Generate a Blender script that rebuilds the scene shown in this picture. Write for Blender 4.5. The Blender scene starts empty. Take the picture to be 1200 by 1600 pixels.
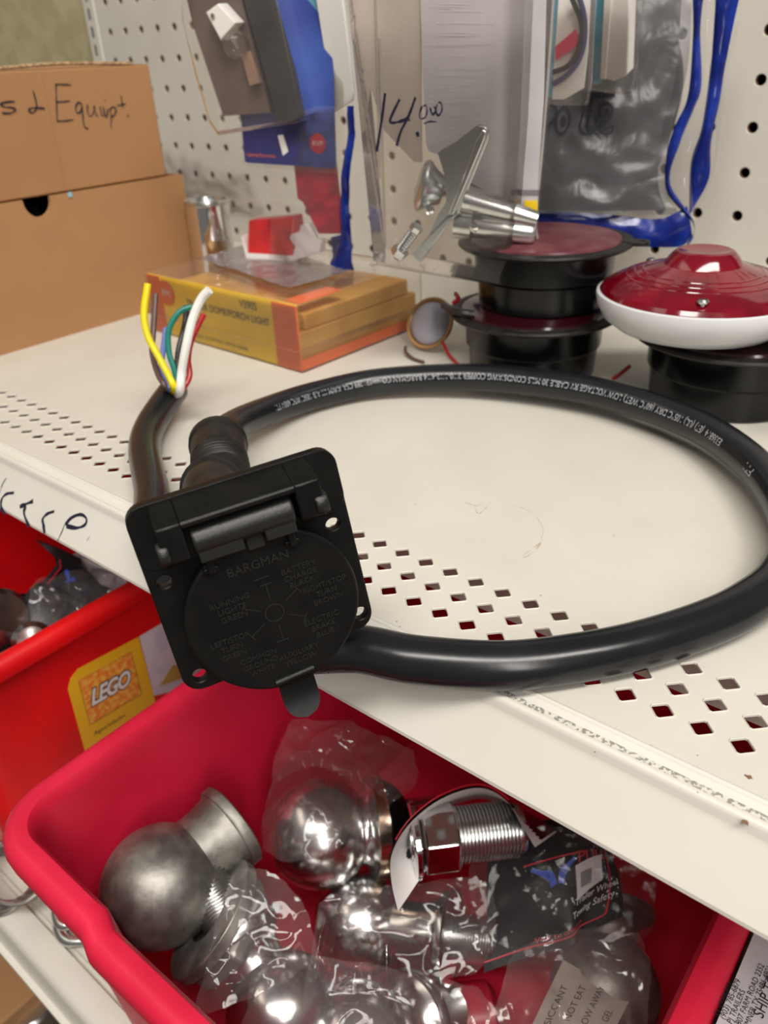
import bpy, math, random
from mathutils import Vector, Matrix, noise
random.seed(7)
sc = bpy.context.scene
I = 0.0254                                   # all numbers below are inches
V = Vector
# ------------------------------------------------------------------ camera
F = 1242.466
RW = [(0.7780276, 0.6270068, -0.0391859), (0.2878225, -0.4112016, -0.8649113), (-0.5584185, 0.6616463, -0.5003928)]
CX, CY, CZ = V(RW[0]), V(RW[1]), V(RW[2])
CAM = V((31.382, -21.776, 6.3507))
cam = bpy.data.cameras.new('camera'); co = bpy.data.objects.new('camera', cam); sc.collection.objects.link(co)
cam.sensor_fit = 'VERTICAL'; cam.sensor_height = 7.2; cam.lens = F / 1600 * 7.2
cam.clip_start = 0.005
m = Matrix((CX, -CY, -CZ)).transposed().to_4x4(); m.translation = CAM * I
co.matrix_world = m
cam.dof.use_dof = True; cam.dof.focus_distance = 9.6 * I; cam.dof.aperture_fstop = 3.4
sc.camera = co
# ------------------------------------------------------------------ light
sc.view_settings.view_transform = 'Standard'; sc.view_settings.look = 'None'
sc.view_settings.gamma = 1; sc.view_settings.use_curve_mapping = False
sc.view_settings.exposure = 0.0
w = bpy.data.worlds.new('world'); sc.world = w; w.use_nodes = True
bg = w.node_tree.nodes['Background']; bg.inputs[0].default_value = (1.0, .94, .88, 1); bg.inputs[1].default_value = .155
def area(name, loc, target, size, size_y, power, col):
    l = bpy.data.lights.new(name, 'AREA'); l.shape = 'RECTANGLE'; l.size = size * I; l.size_y = size_y * I
    l.energy = power; l.color = col
    o = bpy.data.objects.new(name, l); sc.collection.objects.link(o); o.location = V(loc) * I
    o.rotation_euler = (V(target) - V(loc)).to_track_quat('-Z', 'Y').to_euler()
    return o
area('tube_and_fill_light', (50, -36, 62), (24, -10, 0), 70, 14, 38, (1, .95, .88))
area('tube_and_fill_light', (-20, -44, 66), (10, -8, 0), 60, 14, 3.5, (1, .88, .74))
area('tube_and_fill_light', (90, -62, 54), (24, -14, 0), 14, 50, 24, (1, .95, .89))  # side fill added at the right to brighten the red bin, not a tube
try:
    sc.cycles.transparent_max_bounces = 32
    sc.cycles.max_bounces = 10
except Exception: pass
# ------------------------------------------------------------------ materials
def col3(c): return (c[0], c[1], c[2], 1)
def base_nodes(name):
    mt = bpy.data.materials.new(name); mt.use_nodes = True
    nt = mt.node_tree; return mt, nt, nt.nodes, nt.links, nt.nodes['Principled BSDF']
def mat(name, c, rough=.5, metal=0, c2=None, nscale=8, bump=0, bscale=60, coat=0, detail=4, lo=.4, hi=.6, spec=None, sss=0, rvar=0):
    mt, nt, N, L, p = base_nodes(name)
    p.inputs['Base Color'].default_value = col3(c); p.inputs['Roughness'].default_value = rough
    p.inputs['Metallic'].default_value = metal; p.inputs['Coat Weight'].default_value = coat
    if spec is not None: p.inputs['Specular IOR Level'].default_value = spec
    tc = N.new('ShaderNodeTexCoord')
    if c2 is not None:
        n = N.new('ShaderNodeTexNoise'); n.inputs['Scale'].default_value = nscale / I; n.inputs['Detail'].default_value = detail
        r = N.new('ShaderNodeValToRGB'); r.color_ramp.elements[0].color = col3(c); r.color_ramp.elements[1].color = col3(c2)
        r.color_ramp.elements[0].position = lo; r.color_ramp.elements[1].position = hi
        L.new(tc.outputs['Object'], n.inputs['Vector']); L.new(n.outputs['Fac'], r.inputs['Fac']); L.new(r.outputs[0], p.inputs['Base Color'])
        if rvar:
            mr = N.new('ShaderNodeMapRange'); mr.inputs['To Min'].default_value = rough - rvar; mr.inputs['To Max'].default_value = rough + rvar
            L.new(n.outputs['Fac'], mr.inputs['Value']); L.new(mr.outputs[0], p.inputs['Roughness'])
    if bump:
        n = N.new('ShaderNodeTexNoise'); n.inputs['Scale'].default_value = bscale / I; n.inputs['Detail'].default_value = 3
        b = N.new('ShaderNodeBump'); b.inputs['Strength'].default_value = bump; b.inputs['Distance'].default_value = .01 * I
        L.new(tc.outputs['Object'], n.inputs['Vector']); L.new(n.outputs['Fac'], b.inputs['Height']); L.new(b.outputs[0], p.inputs['Normal'])
    if sss:
        p.inputs['Subsurface Weight'].default_value = sss; p.inputs['Subsurface Radius'].default_value = (.006, .002, .001); p.inputs['Subsurface Scale'].default_value = 1
    return mt
def clear(name, tint=(.97, .96, .95), gloss=.05, rough=.08, haze=.06, hazecol=(.8, .77, .74), bump=.25, bscale=3, fres=1.45):
    mt, nt, N, L, p = base_nodes(name); N.remove(p)
    out = N['Material Output']
    tr = N.new('ShaderNodeBsdfTransparent'); tr.inputs[0].default_value = col3(tint)
    gl = N.new('ShaderNodeBsdfGlossy'); gl.inputs['Roughness'].default_value = rough; gl.inputs[0].default_value = (1, 1, 1, 1)
    df = N.new('ShaderNodeBsdfDiffuse'); df.inputs[0].default_value = col3(hazecol)
    m1 = N.new('ShaderNodeMixShader'); m1.inputs[0].default_value = haze
    L.new(tr.outputs[0], m1.inputs[1]); L.new(df.outputs[0], m1.inputs[2])
    fr = N.new('ShaderNodeFresnel'); fr.inputs[0].default_value = fres
    ad = N.new('ShaderNodeMath'); ad.operation = 'ADD'; ad.inputs[1].default_value = gloss; ad.use_clamp = True
    m2 = N.new('ShaderNodeMixShader')
    L.new(fr.outputs[0], ad.inputs[0]); L.new(ad.outputs[0], m2.inputs[0]); L.new(m1.outputs[0], m2.inputs[1]); L.new(gl.outputs[0], m2.inputs[2])
    if bump:
        tc = N.new('ShaderNodeTexCoord'); n = N.new('ShaderNodeTexNoise'); n.inputs['Scale'].default_value = bscale / I; n.inputs['Detail'].default_value = 2
        n.inputs['Distortion'].default_value = 1.5
        b = N.new('ShaderNodeBump'); b.inputs['Strength'].default_value = bump; b.inputs['Distance'].default_value = .12 * I
        L.new(tc.outputs['Object'], n.inputs['Vector']); L.new(n.outputs['Fac'], b.inputs['Height'])
        L.new(b.outputs[0], gl.inputs['Normal']); L.new(b.outputs[0], fr.inputs['Normal'])
    L.new(m2.outputs[0], out.inputs[0]); return mt
M = {}
M['shelf'] = mat('cream_shelf_paint', (.645, .62, .55), .40, c2=(.61, .58, .51), nscale=.8, bump=.12, bscale=30, lo=.3, hi=.75)
M['shelf_face'] = mat('cream_rail_paint', (.68, .655, .59), .38, c2=(.66, .635, .565), nscale=.5, bump=.03, bscale=20)
M['glue'] = mat('adhesive_residue', (.62, .60, .54), .8, c2=(.25, .24, .21), nscale=22, bump=.6, bscale=30, lo=.47, hi=.56)
M['peg'] = mat('painted_hardboard', (.62, .595, .535), .45, c2=(.59, .565, .505), nscale=.4, bump=.05, bscale=30)
M['pegbrown'] = mat('raw_hardboard', (.20, .11, .055), .8)
M['dark'] = mat('dark_void', (.012, .009, .008), .9)  # near-black colour standing for the shade inside openings
M['steel_white'] = mat('white_upright_paint', (.60, .58, .52), .5)
M['wallpaint'] = mat('khaki_wall', (.42, .36, .20), .8, c2=(.50, .44, .27), nscale=.9, bump=.2, bscale=4)
M['card'] = mat('cardboard', (.40, .205, .088), .75, c2=(.36, .185, .078), nscale=.35, bump=.12, bscale=8, lo=.3, hi=.7)
M['cardedge'] = mat('cardboard_cut_edge', (.50, .33, .18), .85, c2=(.25, .15, .07), nscale=9)
M['ink'] = mat('marker_ink', (.02, .02, .03), .4)
M['ink_blue'] = mat('blue_black_marker', (.012, .012, .035), .35)
M['black'] = mat('black_abs_plastic', (.0038, .0038, .0038), .38, c2=(.0062, .006, .0056), nscale=3, bump=.18, bscale=90, spec=.24)
M['black_edge'] = mat('scuffed_black_plastic', (.014, .014, .0135), .38, bump=.3, bscale=40, spec=.4)
M['cable'] = mat('black_pvc_jacket', (.006, .007, .009), .25, c2=(.011, .012, .015), nscale=1.2, bump=.06, bscale=14, rvar=.07, lo=.2, hi=.8)
M['rubber'] = mat('black_rubber', (.009, .0085, .0075), .45, c2=(.018, .016, .014), nscale=5, spec=.35)
M['print'] = mat('pale_print', (.36, .37, .39), .5)
M['red_bin'] = mat('red_polyethylene', (.72, .004, .006), .40, c2=(.60, .004, .007), nscale=.4, bump=.05, bscale=10, sss=.0)
M['pink_bin'] = mat('worn_red_plastic', (.70, .015, .055), .42, c2=(.61, .011, .042), nscale=.6, bump=.08, bscale=10)
M['chrome'] = mat('zinc_chrome', (.70, .69, .67), .22, 1, c2=(.60, .60, .60), nscale=2, rvar=.04)
M['chrome_s'] = mat('polished_chrome', (.82, .82, .82), .06, 1)
M['zinc'] = mat('bright_zinc_plate', (.66, .67, .66), .26, 1, bump=.1, bscale=10)
M['galv'] = mat('dull_galvanised_steel', (.20, .19, .175), .46, .8, c2=(.34, .33, .30), nscale=2.2, bump=.5, bscale=7, rvar=.12, detail=6)
M['worn_face'] = mat('worn_machined_steel', (.30, .28, .27), .22, 1, c2=(.22, .21, .20), nscale=2)
M['gloss_black'] = mat('glossy_black_plastic', (.003, .003, .0035), .22, spec=.35)
M['edge'] = clear('thick_plastic_edge', (.92, .90, .88), .05, .12, .38, (.86, .80, .75), .0, 1, 1.4)
M['base_white'] = mat('greyish_white_plastic', (.66, .66, .68), .3)
M['brass'] = mat('yellow_zinc_ring', (.70, .55, .42), .2, 1)
M['white_pl'] = mat('white_plastic', (.86, .85, .83), .35)
M['white_paper'] = mat('white_paper', (.74, .72, .71), .7)
M['grey_paper'] = mat('grey_card', (.60, .57, .60), .6, c2=(.55, .52, .55), nscale=1)
M['beige'] = mat('beige_sticker_paper', (.58, .50, .44), .6, c2=(.50, .43, .38), nscale=1)
M['blue_card'] = mat('blue_printed_card', (.035, .06, .27), .35, c2=(.05, .10, .38), nscale=.5)
M['blue_dk'] = mat('dark_blue_card', (.045, .045, .17), .35)
M['blue_film'] = mat('glossy_blue_film', (.005, .012, .13), .16, c2=(.01, .035, .30), nscale=1, bump=.5, bscale=2)
M['teal'] = mat('teal_printed_card', (.04, .28, .42), .3, c2=(.25, .50, .60), nscale=.9)
M['grey_dk'] = mat('charcoal_plastic', (.014, .014, .016), .4, c2=(.026, .026, .028), nscale=1)
M['brownish'] = mat('taupe_card', (.085, .056, .05), .5, c2=(.115, .08, .07), nscale=1)
M['copper'] = mat('dull_copper', (.36, .22, .16), .4, .4)
M['yellow'] = mat('yellow_printed_card', (.95, .66, .012), .4, c2=(.88, .58, .012), nscale=.5)
M['orange'] = mat('orange_printed_card', (.80, .17, .035), .4)
M['kraft'] = mat('tan_box_interior', (.56, .28, .05), .6, c2=(.66, .38, .10), nscale=.8)
M['red_lens'] = mat('red_acrylic_lens', (.20, .0015, .012), .10, c2=(.13, .001, .008), nscale=1.2, coat=.4)
M['red_lens_dk'] = mat('dark_red_lens', (.022, .002, .004), .15, coat=.2)
M['red_lens_dust'] = mat('dusty_red_lens', (.15, .045, .05), .35, c2=(.11, .02, .03), nscale=1.5)
M['red_lens_lt'] = mat('bright_red_lens', (.62, .012, .012), .2, c2=(.45, .008, .01), nscale=2)
M['red_film'] = mat('red_packaging', (.50, .012, .035), .3, c2=(.36, .02, .04), nscale=1.5)
M['amber'] = mat('tan_brass_ring', (.40, .24, .10), .3, .7)
M['lav'] = mat('lavender_grey_lens', (.42, .42, .50), .35)
M['lego_y'] = mat('yellow_sticker', (.80, .46, .02), .3)
M['lego_o'] = mat('speckled_orange_print', (.80, .22, .03), .35, c2=(.85, .48, .08), nscale=9, lo=.42, hi=.62)
M['sky_st'] = mat('pale_picture_sticker', (.55, .50, .62), .35, c2=(.66, .60, .66), nscale=1.5)
M['sand'] = mat('ochre_print', (.45, .30, .06), .4)
M['silica'] = mat('silica_packet_paper', (.48, .43, .38), .7, c2=(.42, .38, .34), nscale=2)
M['blk_card'] = mat('black_gloss_card', (.008, .008, .010), .22)
M['redline'] = mat('red_print', (.60, .015, .03), .4)
M['blueprint'] = mat('blue_print', (.04, .10, .55), .4)
M['floor'] = mat('dirty_floor', (.13, .09, .055), .8, c2=(.06, .045, .03), nscale=.15)
M['clam'] = clear('clear_rigid_plastic', (.98, .965, .95), .008, .07, .045, (.85, .78, .72), .10, 1.2, 1.22)
M['bag'] = clear('thin_clear_bag', (.97, .955, .955), .012, .06, .05, (.80, .74, .75), .45, .8, 1.25)
M['bag_soft'] = clear('smooth_clear_bag', (.97, .955, .955), .006, .05, .02, (.80, .74, .75), .2, 1.4, 1.15)
M['bag_grey'] = clear('smoky_bag', (.62, .62, .64), .02, .28, .18, (.34, .34, .35), .45, .8, 1.3)
M['bag_dim'] = clear('dull_clear_bag', (.90, .87, .87), .02, .14, .10, (.6, .52, .52), .7, 1.3, 1.3)
M['bag_purple'] = clear('frosted_film', (.60, .55, .58), .10, .18, .35, (.40, .36, .40), .8, 1.5)
WC = {}
for k, c in dict(yellow=(.85, .68, .0), brown=(.10, .05, .045), blue=(.18, .24, .60), green=(.0, .17, .13), black=(.01, .01, .01), white=(.86, .84, .80), red=(.42, .01, .015)).items():
    WC[k] = mat(k + '_wire_insulation', c, .35)
SMALL = set()
# ------------------------------------------------------------------ geometry helpers
def ray(u, v): return CX * ((u - 600) / F) + CY * ((v - 800) / F) + CZ
def at(u, v, ax, val):
    d = ray(u, v); i = 'xyz'.index(ax); return CAM + d * ((val - CAM[i]) / d[i])
def atd(u, v, d): return CAM + ray(u, v) * d
class Fr:                                    # a local frame: a to the right, b up, c outwards
    def __init__(s, o, u, v):
        s.o = V(o); s.u = V(u).normalized(); v = V(v); s.v = (v - s.u * v.dot(s.u)).normalized(); s.n = s.u.cross(s.v)
    def __call__(s, a, b, c=0): return s.o + s.u * a + s.v * b + s.n * c
    def loc(s, P): d = P - s.o; return d.dot(s.u), d.dot(s.v), d.dot(s.n)
    def px(s, u, v, c=0):                    # local a, b of what is seen at a pixel, on the plane c
        d = ray(u, v); k = (s.o + s.n * c - CAM).dot(s.n) / d.dot(s.n); a, b, _ = s.loc(CAM + d * k); return a, b
W = Fr((0, 0, 0), (1, 0, 0), (0, 1, 0))
class MB:
    def __init__(s): s.v = []; s.f = []; s.m = []
    def add(s, vs, fs, mi=0):
        n = len(s.v); s.v += [V(p) for p in vs]; s.f += [tuple(i + n for i in f) for f in fs]; s.m += [mi] * len(fs); return s
    def box(s, lo, hi, fr=W, mi=0):
        x0, y0, z0 = lo; x1, y1, z1 = hi
        vs = [fr(x, y, z) for x, y, z in ((x0, y0, z0), (x1, y0, z0), (x1, y1, z0), (x0, y1, z0), (x0, y0, z1), (x1, y0, z1), (x1, y1, z1), (x0, y1, z1))]
        return s.add(vs, [(3, 2, 1, 0), (4, 5, 6, 7), (0, 1, 5, 4), (1, 2, 6, 5), (2, 3, 7, 6), (3, 0, 4, 7)], mi)
    def grid(s, fn, nu, nv, mi=0, closeu=False):
        vs = [fn(i / (nu if closeu else nu), j / nv) for j in range(nv + 1) for i in range(nu if closeu else nu + 1)]
        k = nu if closeu else nu + 1; fs = []
        for j in range(nv):
            for i in range(nu):
                a = j * k + i; b = j * k + (i + 1) % k; fs.append((a, b, b + k, a + k))
        return s.add(vs, fs, mi)
    def lathe(s, o, axis, prof, n=40, mi=0, squash=None):
        z = V(axis).normalized(); x = z.orthogonal().normalized(); y = z.cross(x); o = V(o)
        vs = []; fs = []; rings = []
        for r, h in prof:
            if r < 1e-6: rings.append([len(vs)]); vs.append(o + z * h)
            else:
                rings.append(list(range(len(vs), len(vs) + n)))
                for k in range(n):
                    a = 2 * math.pi * k / n; vs.append(o + z * h + (x * math.cos(a) + y * math.sin(a)) * r)
        for A, B in zip(rings, rings[1:]):
            for k in range(n):
                a0 = A[k % len(A)]; a1 = A[(k + 1) % len(A)]; b0 = B[k % len(B)]; b1 = B[(k + 1) % len(B)]
                q = [];
                for i in (a0, a1, b1, b0):
                    if i not in q: q.append(i)
                if len(q) > 2: fs.append(tuple(q))
        return s.add(vs, fs, mi)
    def tube(s, pts, r, n=12, mi=0, caps=True, smooth=6, flat=None):
        P = catmull(pts, smooth) if smooth else [V(p) for p in pts]
        fr = frames(P); k = len(P); vs = []; fs = []
        for i, (p, T, N, B) in enumerate(fr):
            rr = r(i / (k - 1)) if callable(r) else r
            for j in range(n):
                a = 2 * math.pi * j / n; vs.append(p + (N * math.cos(a) + B * math.sin(a)) * rr)
        for i in range(k - 1):
            for j in range(n): fs.append((i * n + j, i * n + (j + 1) % n, (i + 1) * n + (j + 1) % n, (i + 1) * n + j))
        if caps: fs.append(tuple(range(n))[::-1]); fs.append(tuple((k - 1) * n + j for j in range(n)))
        return s.add(vs, fs, mi)
    def ribbon(s, pts, wd, fr, c=.004, mi=0, smooth=4):   # a pen stroke lying on a frame's plane
        P = catmull([V((a, b, 0)) for a, b in pts], smooth) if smooth and len(pts) > 2 else [V((a, b, 0)) for a, b in pts]
        vs = []; fs = []
        for i, p in enumerate(P):
            t = (P[min(i + 1, len(P) - 1)] - P[max(i - 1, 0)]);
            if t.length < 1e-9: t = V((1, 0, 0))
            t.normalize(); nrm = V((-t.y, t.x, 0))
            ww = wd * (.75 + .5 * noise.noise(V((i * .35, wd * 30, len(P))))) / 2
            if callable(fr): vs += [fr(*(p + nrm * ww)[:2], c), fr(*(p - nrm * ww)[:2], c)]
        for i in range(len(P) - 1): fs.append((2 * i, 2 * i + 1, 2 * i + 3, 2 * i + 2))
        return s.add(vs, fs, mi)
    def text(s, body, size, fn, mi=0, extrude=0, ax='LEFT', offset=0, shear=0, spacing=1):
        vs, fs = text_geo(body, size, extrude, ax, offset, shear, spacing); return s.add([fn(*p) for p in vs], fs, mi)
    def plate(s, loops, fr, c0, c1, bevel=0, mi=0):
        vs, fs = plate_geo(loops, (c1 - c0) / 2, bevel); mid = (c0 + c1) / 2
        return s.add([fr(p[0], p[1], p[2] + mid) for p in vs], fs, mi)
def catmull(pts, k):
    P = [V(p) for p in pts]
    if len(P) < 3: return P
    P = [P[0] * 2 - P[1]] + P + [P[-1] * 2 - P[-2]]; out = []
    for i in range(1, len(P) - 2):
        a, b, c, d = P[i - 1:i + 3]
        for j in range(k):
            t = j / k; out.append(.5 * ((2 * b) + (c - a) * t + (2 * a - 5 * b + 4 * c - d) * t * t + (3 * b - a - 3 * c + d) * t ** 3))
    out.append(P[-2]); return out
def frames(P):
    out = []; N = None
    for i, p in enumerate(P):
        T = (P[min(i + 1, len(P) - 1)] - P[max(i - 1, 0)]).normalized()
        if N is None: N = T.orthogonal().normalized()
        N = (N - T * N.dot(T)).normalized(); out.append((p, T, N, T.cross(N)))
    return out
def curve_to_geo(cu):
    o = bpy.data.objects.new('tmp', cu); sc.collection.objects.link(o)
    dg = bpy.context.evaluated_depsgraph_get(); me = bpy.data.meshes.new_from_object(o.evaluated_get(dg))
    vs = [tuple(v.co) for v in me.vertices]; fs = [tuple(p.vertices) for p in me.polygons]
    bpy.data.objects.remove(o); bpy.data.curves.remove(cu); bpy.data.meshes.remove(me); return vs, fs
def text_geo(body, size, extrude=0, ax='LEFT', offset=0, shear=0, spacing=1):
    cu = bpy.data.curves.new('tmp', 'FONT'); cu.body = body; cu.size = size; cu.extrude = extrude; cu.align_x = ax
    cu.offset = offset; cu.shear = shear; cu.space_character = spacing; cu.resolution_u = 3; return curve_to_geo(cu)
def plate_geo(loops, half, bevel):
    cu = bpy.data.curves.new('tmp', 'CURVE'); cu.dimensions = '2D'; cu.fill_mode = 'BOTH'; cu.extrude = max(half - bevel, 0)
    cu.bevel_depth = bevel; cu.bevel_resolution = 2; cu.offset = -bevel
    for lp in loops:
        sp = cu.splines.new('POLY'); sp.points.add(len(lp) - 1); sp.use_cyclic_u = True
        for q, (a, b) in zip(sp.points, lp): q.co = (a, b, 0, 1)
    return curve_to_geo(cu)
def rrect(x0, y0, x1, y1, r, n=6):
    out = []
    for cx, cy, a0 in ((x1 - r, y1 - r, 0), (x0 + r, y1 - r, 90), (x0 + r, y0 + r, 180), (x1 - r, y0 + r, 270)):
        for k in range(n + 1):
            a = math.radians(a0 + 90 * k / n); out.append((cx + r * math.cos(a), cy + r * math.sin(a)))
    return out
def circ(x, y, r, n=24, ry=None): return [(x + r * math.cos(2 * math.pi * k / n), y + (ry or r) * math.sin(2 * math.pi * k / n)) for k in range(n)]
def make_mesh(name, mb, mats, origin, smooth=.6):
    me = bpy.data.meshes.new(name); me.from_pydata([tuple((p - origin) * I) for p in mb.v], [], mb.f)
    for mm in (mats if isinstance(mats, (list, tuple)) else [mats]): me.materials.append(M[mm] if isinstance(mm, str) else mm)
    me.polygons.foreach_set('material_index', mb.m)
    if smooth:
        me.polygons.foreach_set('use_smooth', [True] * len(me.polygons)); me.set_sharp_from_angle(angle=smooth)
    me.update(); return me
ORG = {}
CONN = ('socket_body', 'flange', 'flange_step', 'socket_collar', 'lid', 'lettering', 'terminal_diagram', 'pull_tab', 'lid_arm', 'hinge_barrel', 'hinge_spring_tab', 'hinge_housing', 'hinge_knuckle')
def finish(o, bevel):
    if bevel:
        b = o.modifiers.new('bevel', 'BEVEL'); b.width = bevel * I; b.segments = 2; b.limit_method = 'ANGLE'; b.angle_limit = .6
    return o
def thing(name, label, cat, loc, group=None):
    o = bpy.data.objects.new(name, None); sc.collection.objects.link(o); loc = V(loc); o.location = loc * I; o.empty_display_size = .01
    o['label'] = label; o['category'] = cat; ORG[o.name] = loc
    if group: o['group'] = group
    return o
def part(name, mb, mats, parent, label=None, bevel=0, smooth=.6):
    if name in CONN and parent.name in ('trailer_connector', 'lid', 'flange'): mb.v = [CN + (p - cn) * KS for p in mb.v]
    org = ORG[parent.name]; o = bpy.data.objects.new(name, make_mesh(name, mb, mats, org, smooth)); sc.collection.objects.link(o)
    o.parent = parent; ORG[o.name] = org
    if label: o['label'] = label
    return finish(o, bevel)
def solo(name, mb, mats, label=None, cat=None, group=None, kind=None, bevel=0, smooth=.6, loc=None):
    if loc is None:
        zs = min(p.z for p in mb.v); loc = V((sum(p.x for p in mb.v) / len(mb.v), sum(p.y for p in mb.v) / len(mb.v), zs))
    loc = V(loc); o = bpy.data.objects.new(name, make_mesh(name, mb, mats, loc, smooth)); sc.collection.objects.link(o); o.location = loc * I
    ORG[o.name] = loc
    if label: o['label'] = label
    if cat: o['category'] = cat
    if group: o['group'] = group
    if kind: o['kind'] = kind
    return finish(o, bevel)
def struct(name, mb, mats, bevel=0, smooth=.6): return solo(name, mb, mats, kind='structure', bevel=bevel, smooth=smooth)
def fbm(p, s, amp, seed=0): return amp * noise.fractal(V(p) * s + V((seed * 7.3, seed * 1.7, 0)), 1, 2, 3)
def crumple(p, s, seed=0):                   # ridged noise: sharp creases
    q = V(p) * s + V((seed * 3.1, seed * 5.7, seed)); return 1 - abs(noise.noise(q)) * 2 + .5 * (1 - abs(noise.noise(q * 2.3)) * 2)
# ================================================================== SETTING
PZ = 8.4462
def cell(mb, x, z, hw, r, n, y=0, depth=.2):
    ring = []; vs = []
    for k in range(n):
        a = 2 * math.pi * (k + .5) / n; c, s_ = math.cos(a), math.sin(a); q = hw / max(abs(c), abs(s_))
        vs.append(V((x + c * q, y, z + s_ * q)))
    for rr, yy in ((r * 1.12, 0), (r, .02), (r, depth)):
        for k in range(n):
            a = 2 * math.pi * (k + .5) / n; vs.append(V((x + rr * math.cos(a), y + yy, z + rr * math.sin(a))))
    # corners
    b = len(vs); crn = [V((x + hw * i, y, z + hw * j)) for i, j in ((1, 1), (-1, 1), (-1, -1), (1, -1))]; vs += crn
    fs = []; ms = []
    for k in range(n):
        k2 = (k + 1) % n; q = [k, n + k, n + k2, k2]
        p, p2 = vs[k], vs[k2]
        if abs(abs(p.x - x) - hw) < 1e-6 and abs(abs(p2.z - z) - hw) < 1e-6 and not (abs(abs(p2.x - x) - hw) < 1e-6) or abs(abs(p.z - z) - hw) < 1e-6 and abs(abs(p2.x - x) - hw) < 1e-6 and not (abs(abs(p.x - x) - hw) < 1e-6):
            ci = [i for i, c in enumerate(crn) if (c - p).length < hw and (c - p2).length < hw]
            if ci: q = [k, n + k, n + k2, k2, b + ci[0]]
        fs.append(tuple(q)); ms.append(0)
        fs.append((n + k, 2 * n + k, 2 * n + k2, n + k2)); ms.append(0)
        fs.append((2 * n + k, 3 * n + k, 3 * n + k2, 2 * n + k2)); ms.append(1)
    s0 = len(mb.m); mb.add(vs, fs); mb.m[s0:] = ms
pb = MB()
NR = 12
for c in range(0, 31):
    for r in range(-3, 9): cell(pb, float(c), PZ - r, .5, .125, 16)
pb.add([(-.62, 0, -24), (30.5, 0, -24), (30.5, 0, PZ - 8.5), (-.62, 0, PZ - 8.5)], [(0, 1, 2, 3)])
pb.add([(-.62, 0, PZ - 8.5), (-.5, 0, PZ - 8.5), (-.5, 0, PZ + 3.5), (-.62, 0, PZ + 3.5)], [(0, 1, 2, 3)])
pb.add([(-.62, 0, -24), (-.62, .2, -24), (-.62, .2, 12), (-.62, 0, 12)], [(0, 1, 2, 3)])
struct('wall_back', pb, ['peg', 'pegbrown'])
struct('wall_cavity_shade', MB().box((-.5, .9, -24), (34, 1, 12)), 'dark')  # black board added behind the holes so no light comes through them
struct('wall_far', MB().box((-40, 4, -26), (-1.4, 4.3, 40)), 'wallpaint')
up = MB().box((-1.45, -.05, -24), (-.72, 1.2, 14))
struct('trim_upright', up, 'steel_white', bevel=.04)
sl = MB()
for k in range(24): sl.box((-1.16, -.062, -2 + k * .62), (-1.06, -.045, -1.62 + k * .62))
struct('trim_slots', sl, 'dark')
struct('floor', MB().box((-30, -90, -26), (90, 6, -25)), 'floor')

def shelf_profile(name, x0, x1, prof, mats, extra=None):
    mb = MB(); n = len(prof)
    vs = [V((x0, y, z)) for y, z in prof] + [V((x1, y, z)) for y, z in prof]
    mb.add(vs, [(i, i + 1, n + i + 1, n + i) for i in range(n - 1)])
    return struct(name, mb, mats, smooth=.45)
# ---- upper shelf deck with the diamond perforations
SX, SY, A = 13.777, -14.1564, .4255
dk = MB()
X0i, X1i = -33, 50
xa, xb = SX + (X0i - .5) * A, SX + (X1i + .5) * A
yb_, yf = SY + A / 2, SY - 2.5 * A
dk.add([(xa, 0, 0), (xb, 0, 0), (xb, yb_, 0), (xa, yb_, 0)], [(3, 2, 1, 0)])
dk.add([(xa, yf, 0), (xb, yf, 0), (xb, -15.55, 0), (xa, -15.55, 0)], [(3, 2, 1, 0)])
def diamond(cx, cy):
    h = A / 2; d = .120; e = .015
    outer = [(h, 0), (h, h), (0, h), (-h, h), (-h, 0), (-h, -h), (0, -h), (h, -h)]
    def ring(s, z): return [V((cx + x * s, cy + y * s, z)) for x, y in ((d, e), (d - .0, e), (e, d), (-e, d), (-d, e), (-d, -e), (-e, -d), (e, -d), (d, -e))][1:]
    # eight points: two at each of the four tips
    R = lambda s, z: [V((cx + x * s, cy + y * s, z)) for x, y in ((d, -e), (d, e), (e, d), (-e, d), (-d, e), (-d, -e), (-e, -d), (e, -d))]
    O = [V((cx + x, cy + y, 0)) for x, y in outer]
    vs = O + R(1.16, 0) + R(1.07, .012) + R(1, .004) + R(1, -.022)
    fs = []
    # outer 0..7 (E,NE,N,NW,W,SW,S,SE); ring 8..15 (E-,E+,N+,N-,W+,W-,S-,S+)
    E_, En, Np, Nm, Wp, Wm, Sm, Sp = range(8, 16)
    fs += [(0, 1, 2, Np, En), (2, 3, 4, Wp, Nm), (4, 5, 6, Sm, Wm), (6, 7, 0, E_, Sp), (0, En, E_), (2, Nm, Np), (4, Wm, Wp), (6, Sp, Sm)]
    for k in range(3):
        b = 8 + 8 * k
        for i in range(8): fs.append((b + i, b + (i + 1) % 8, b + 8 + (i + 1) % 8, b + 8 + i))
    dk.add(vs, fs)
for r in range(3):
    for i in range(X0i, X1i + 1): diamond(SX + i * A, SY - r * A)
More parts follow.
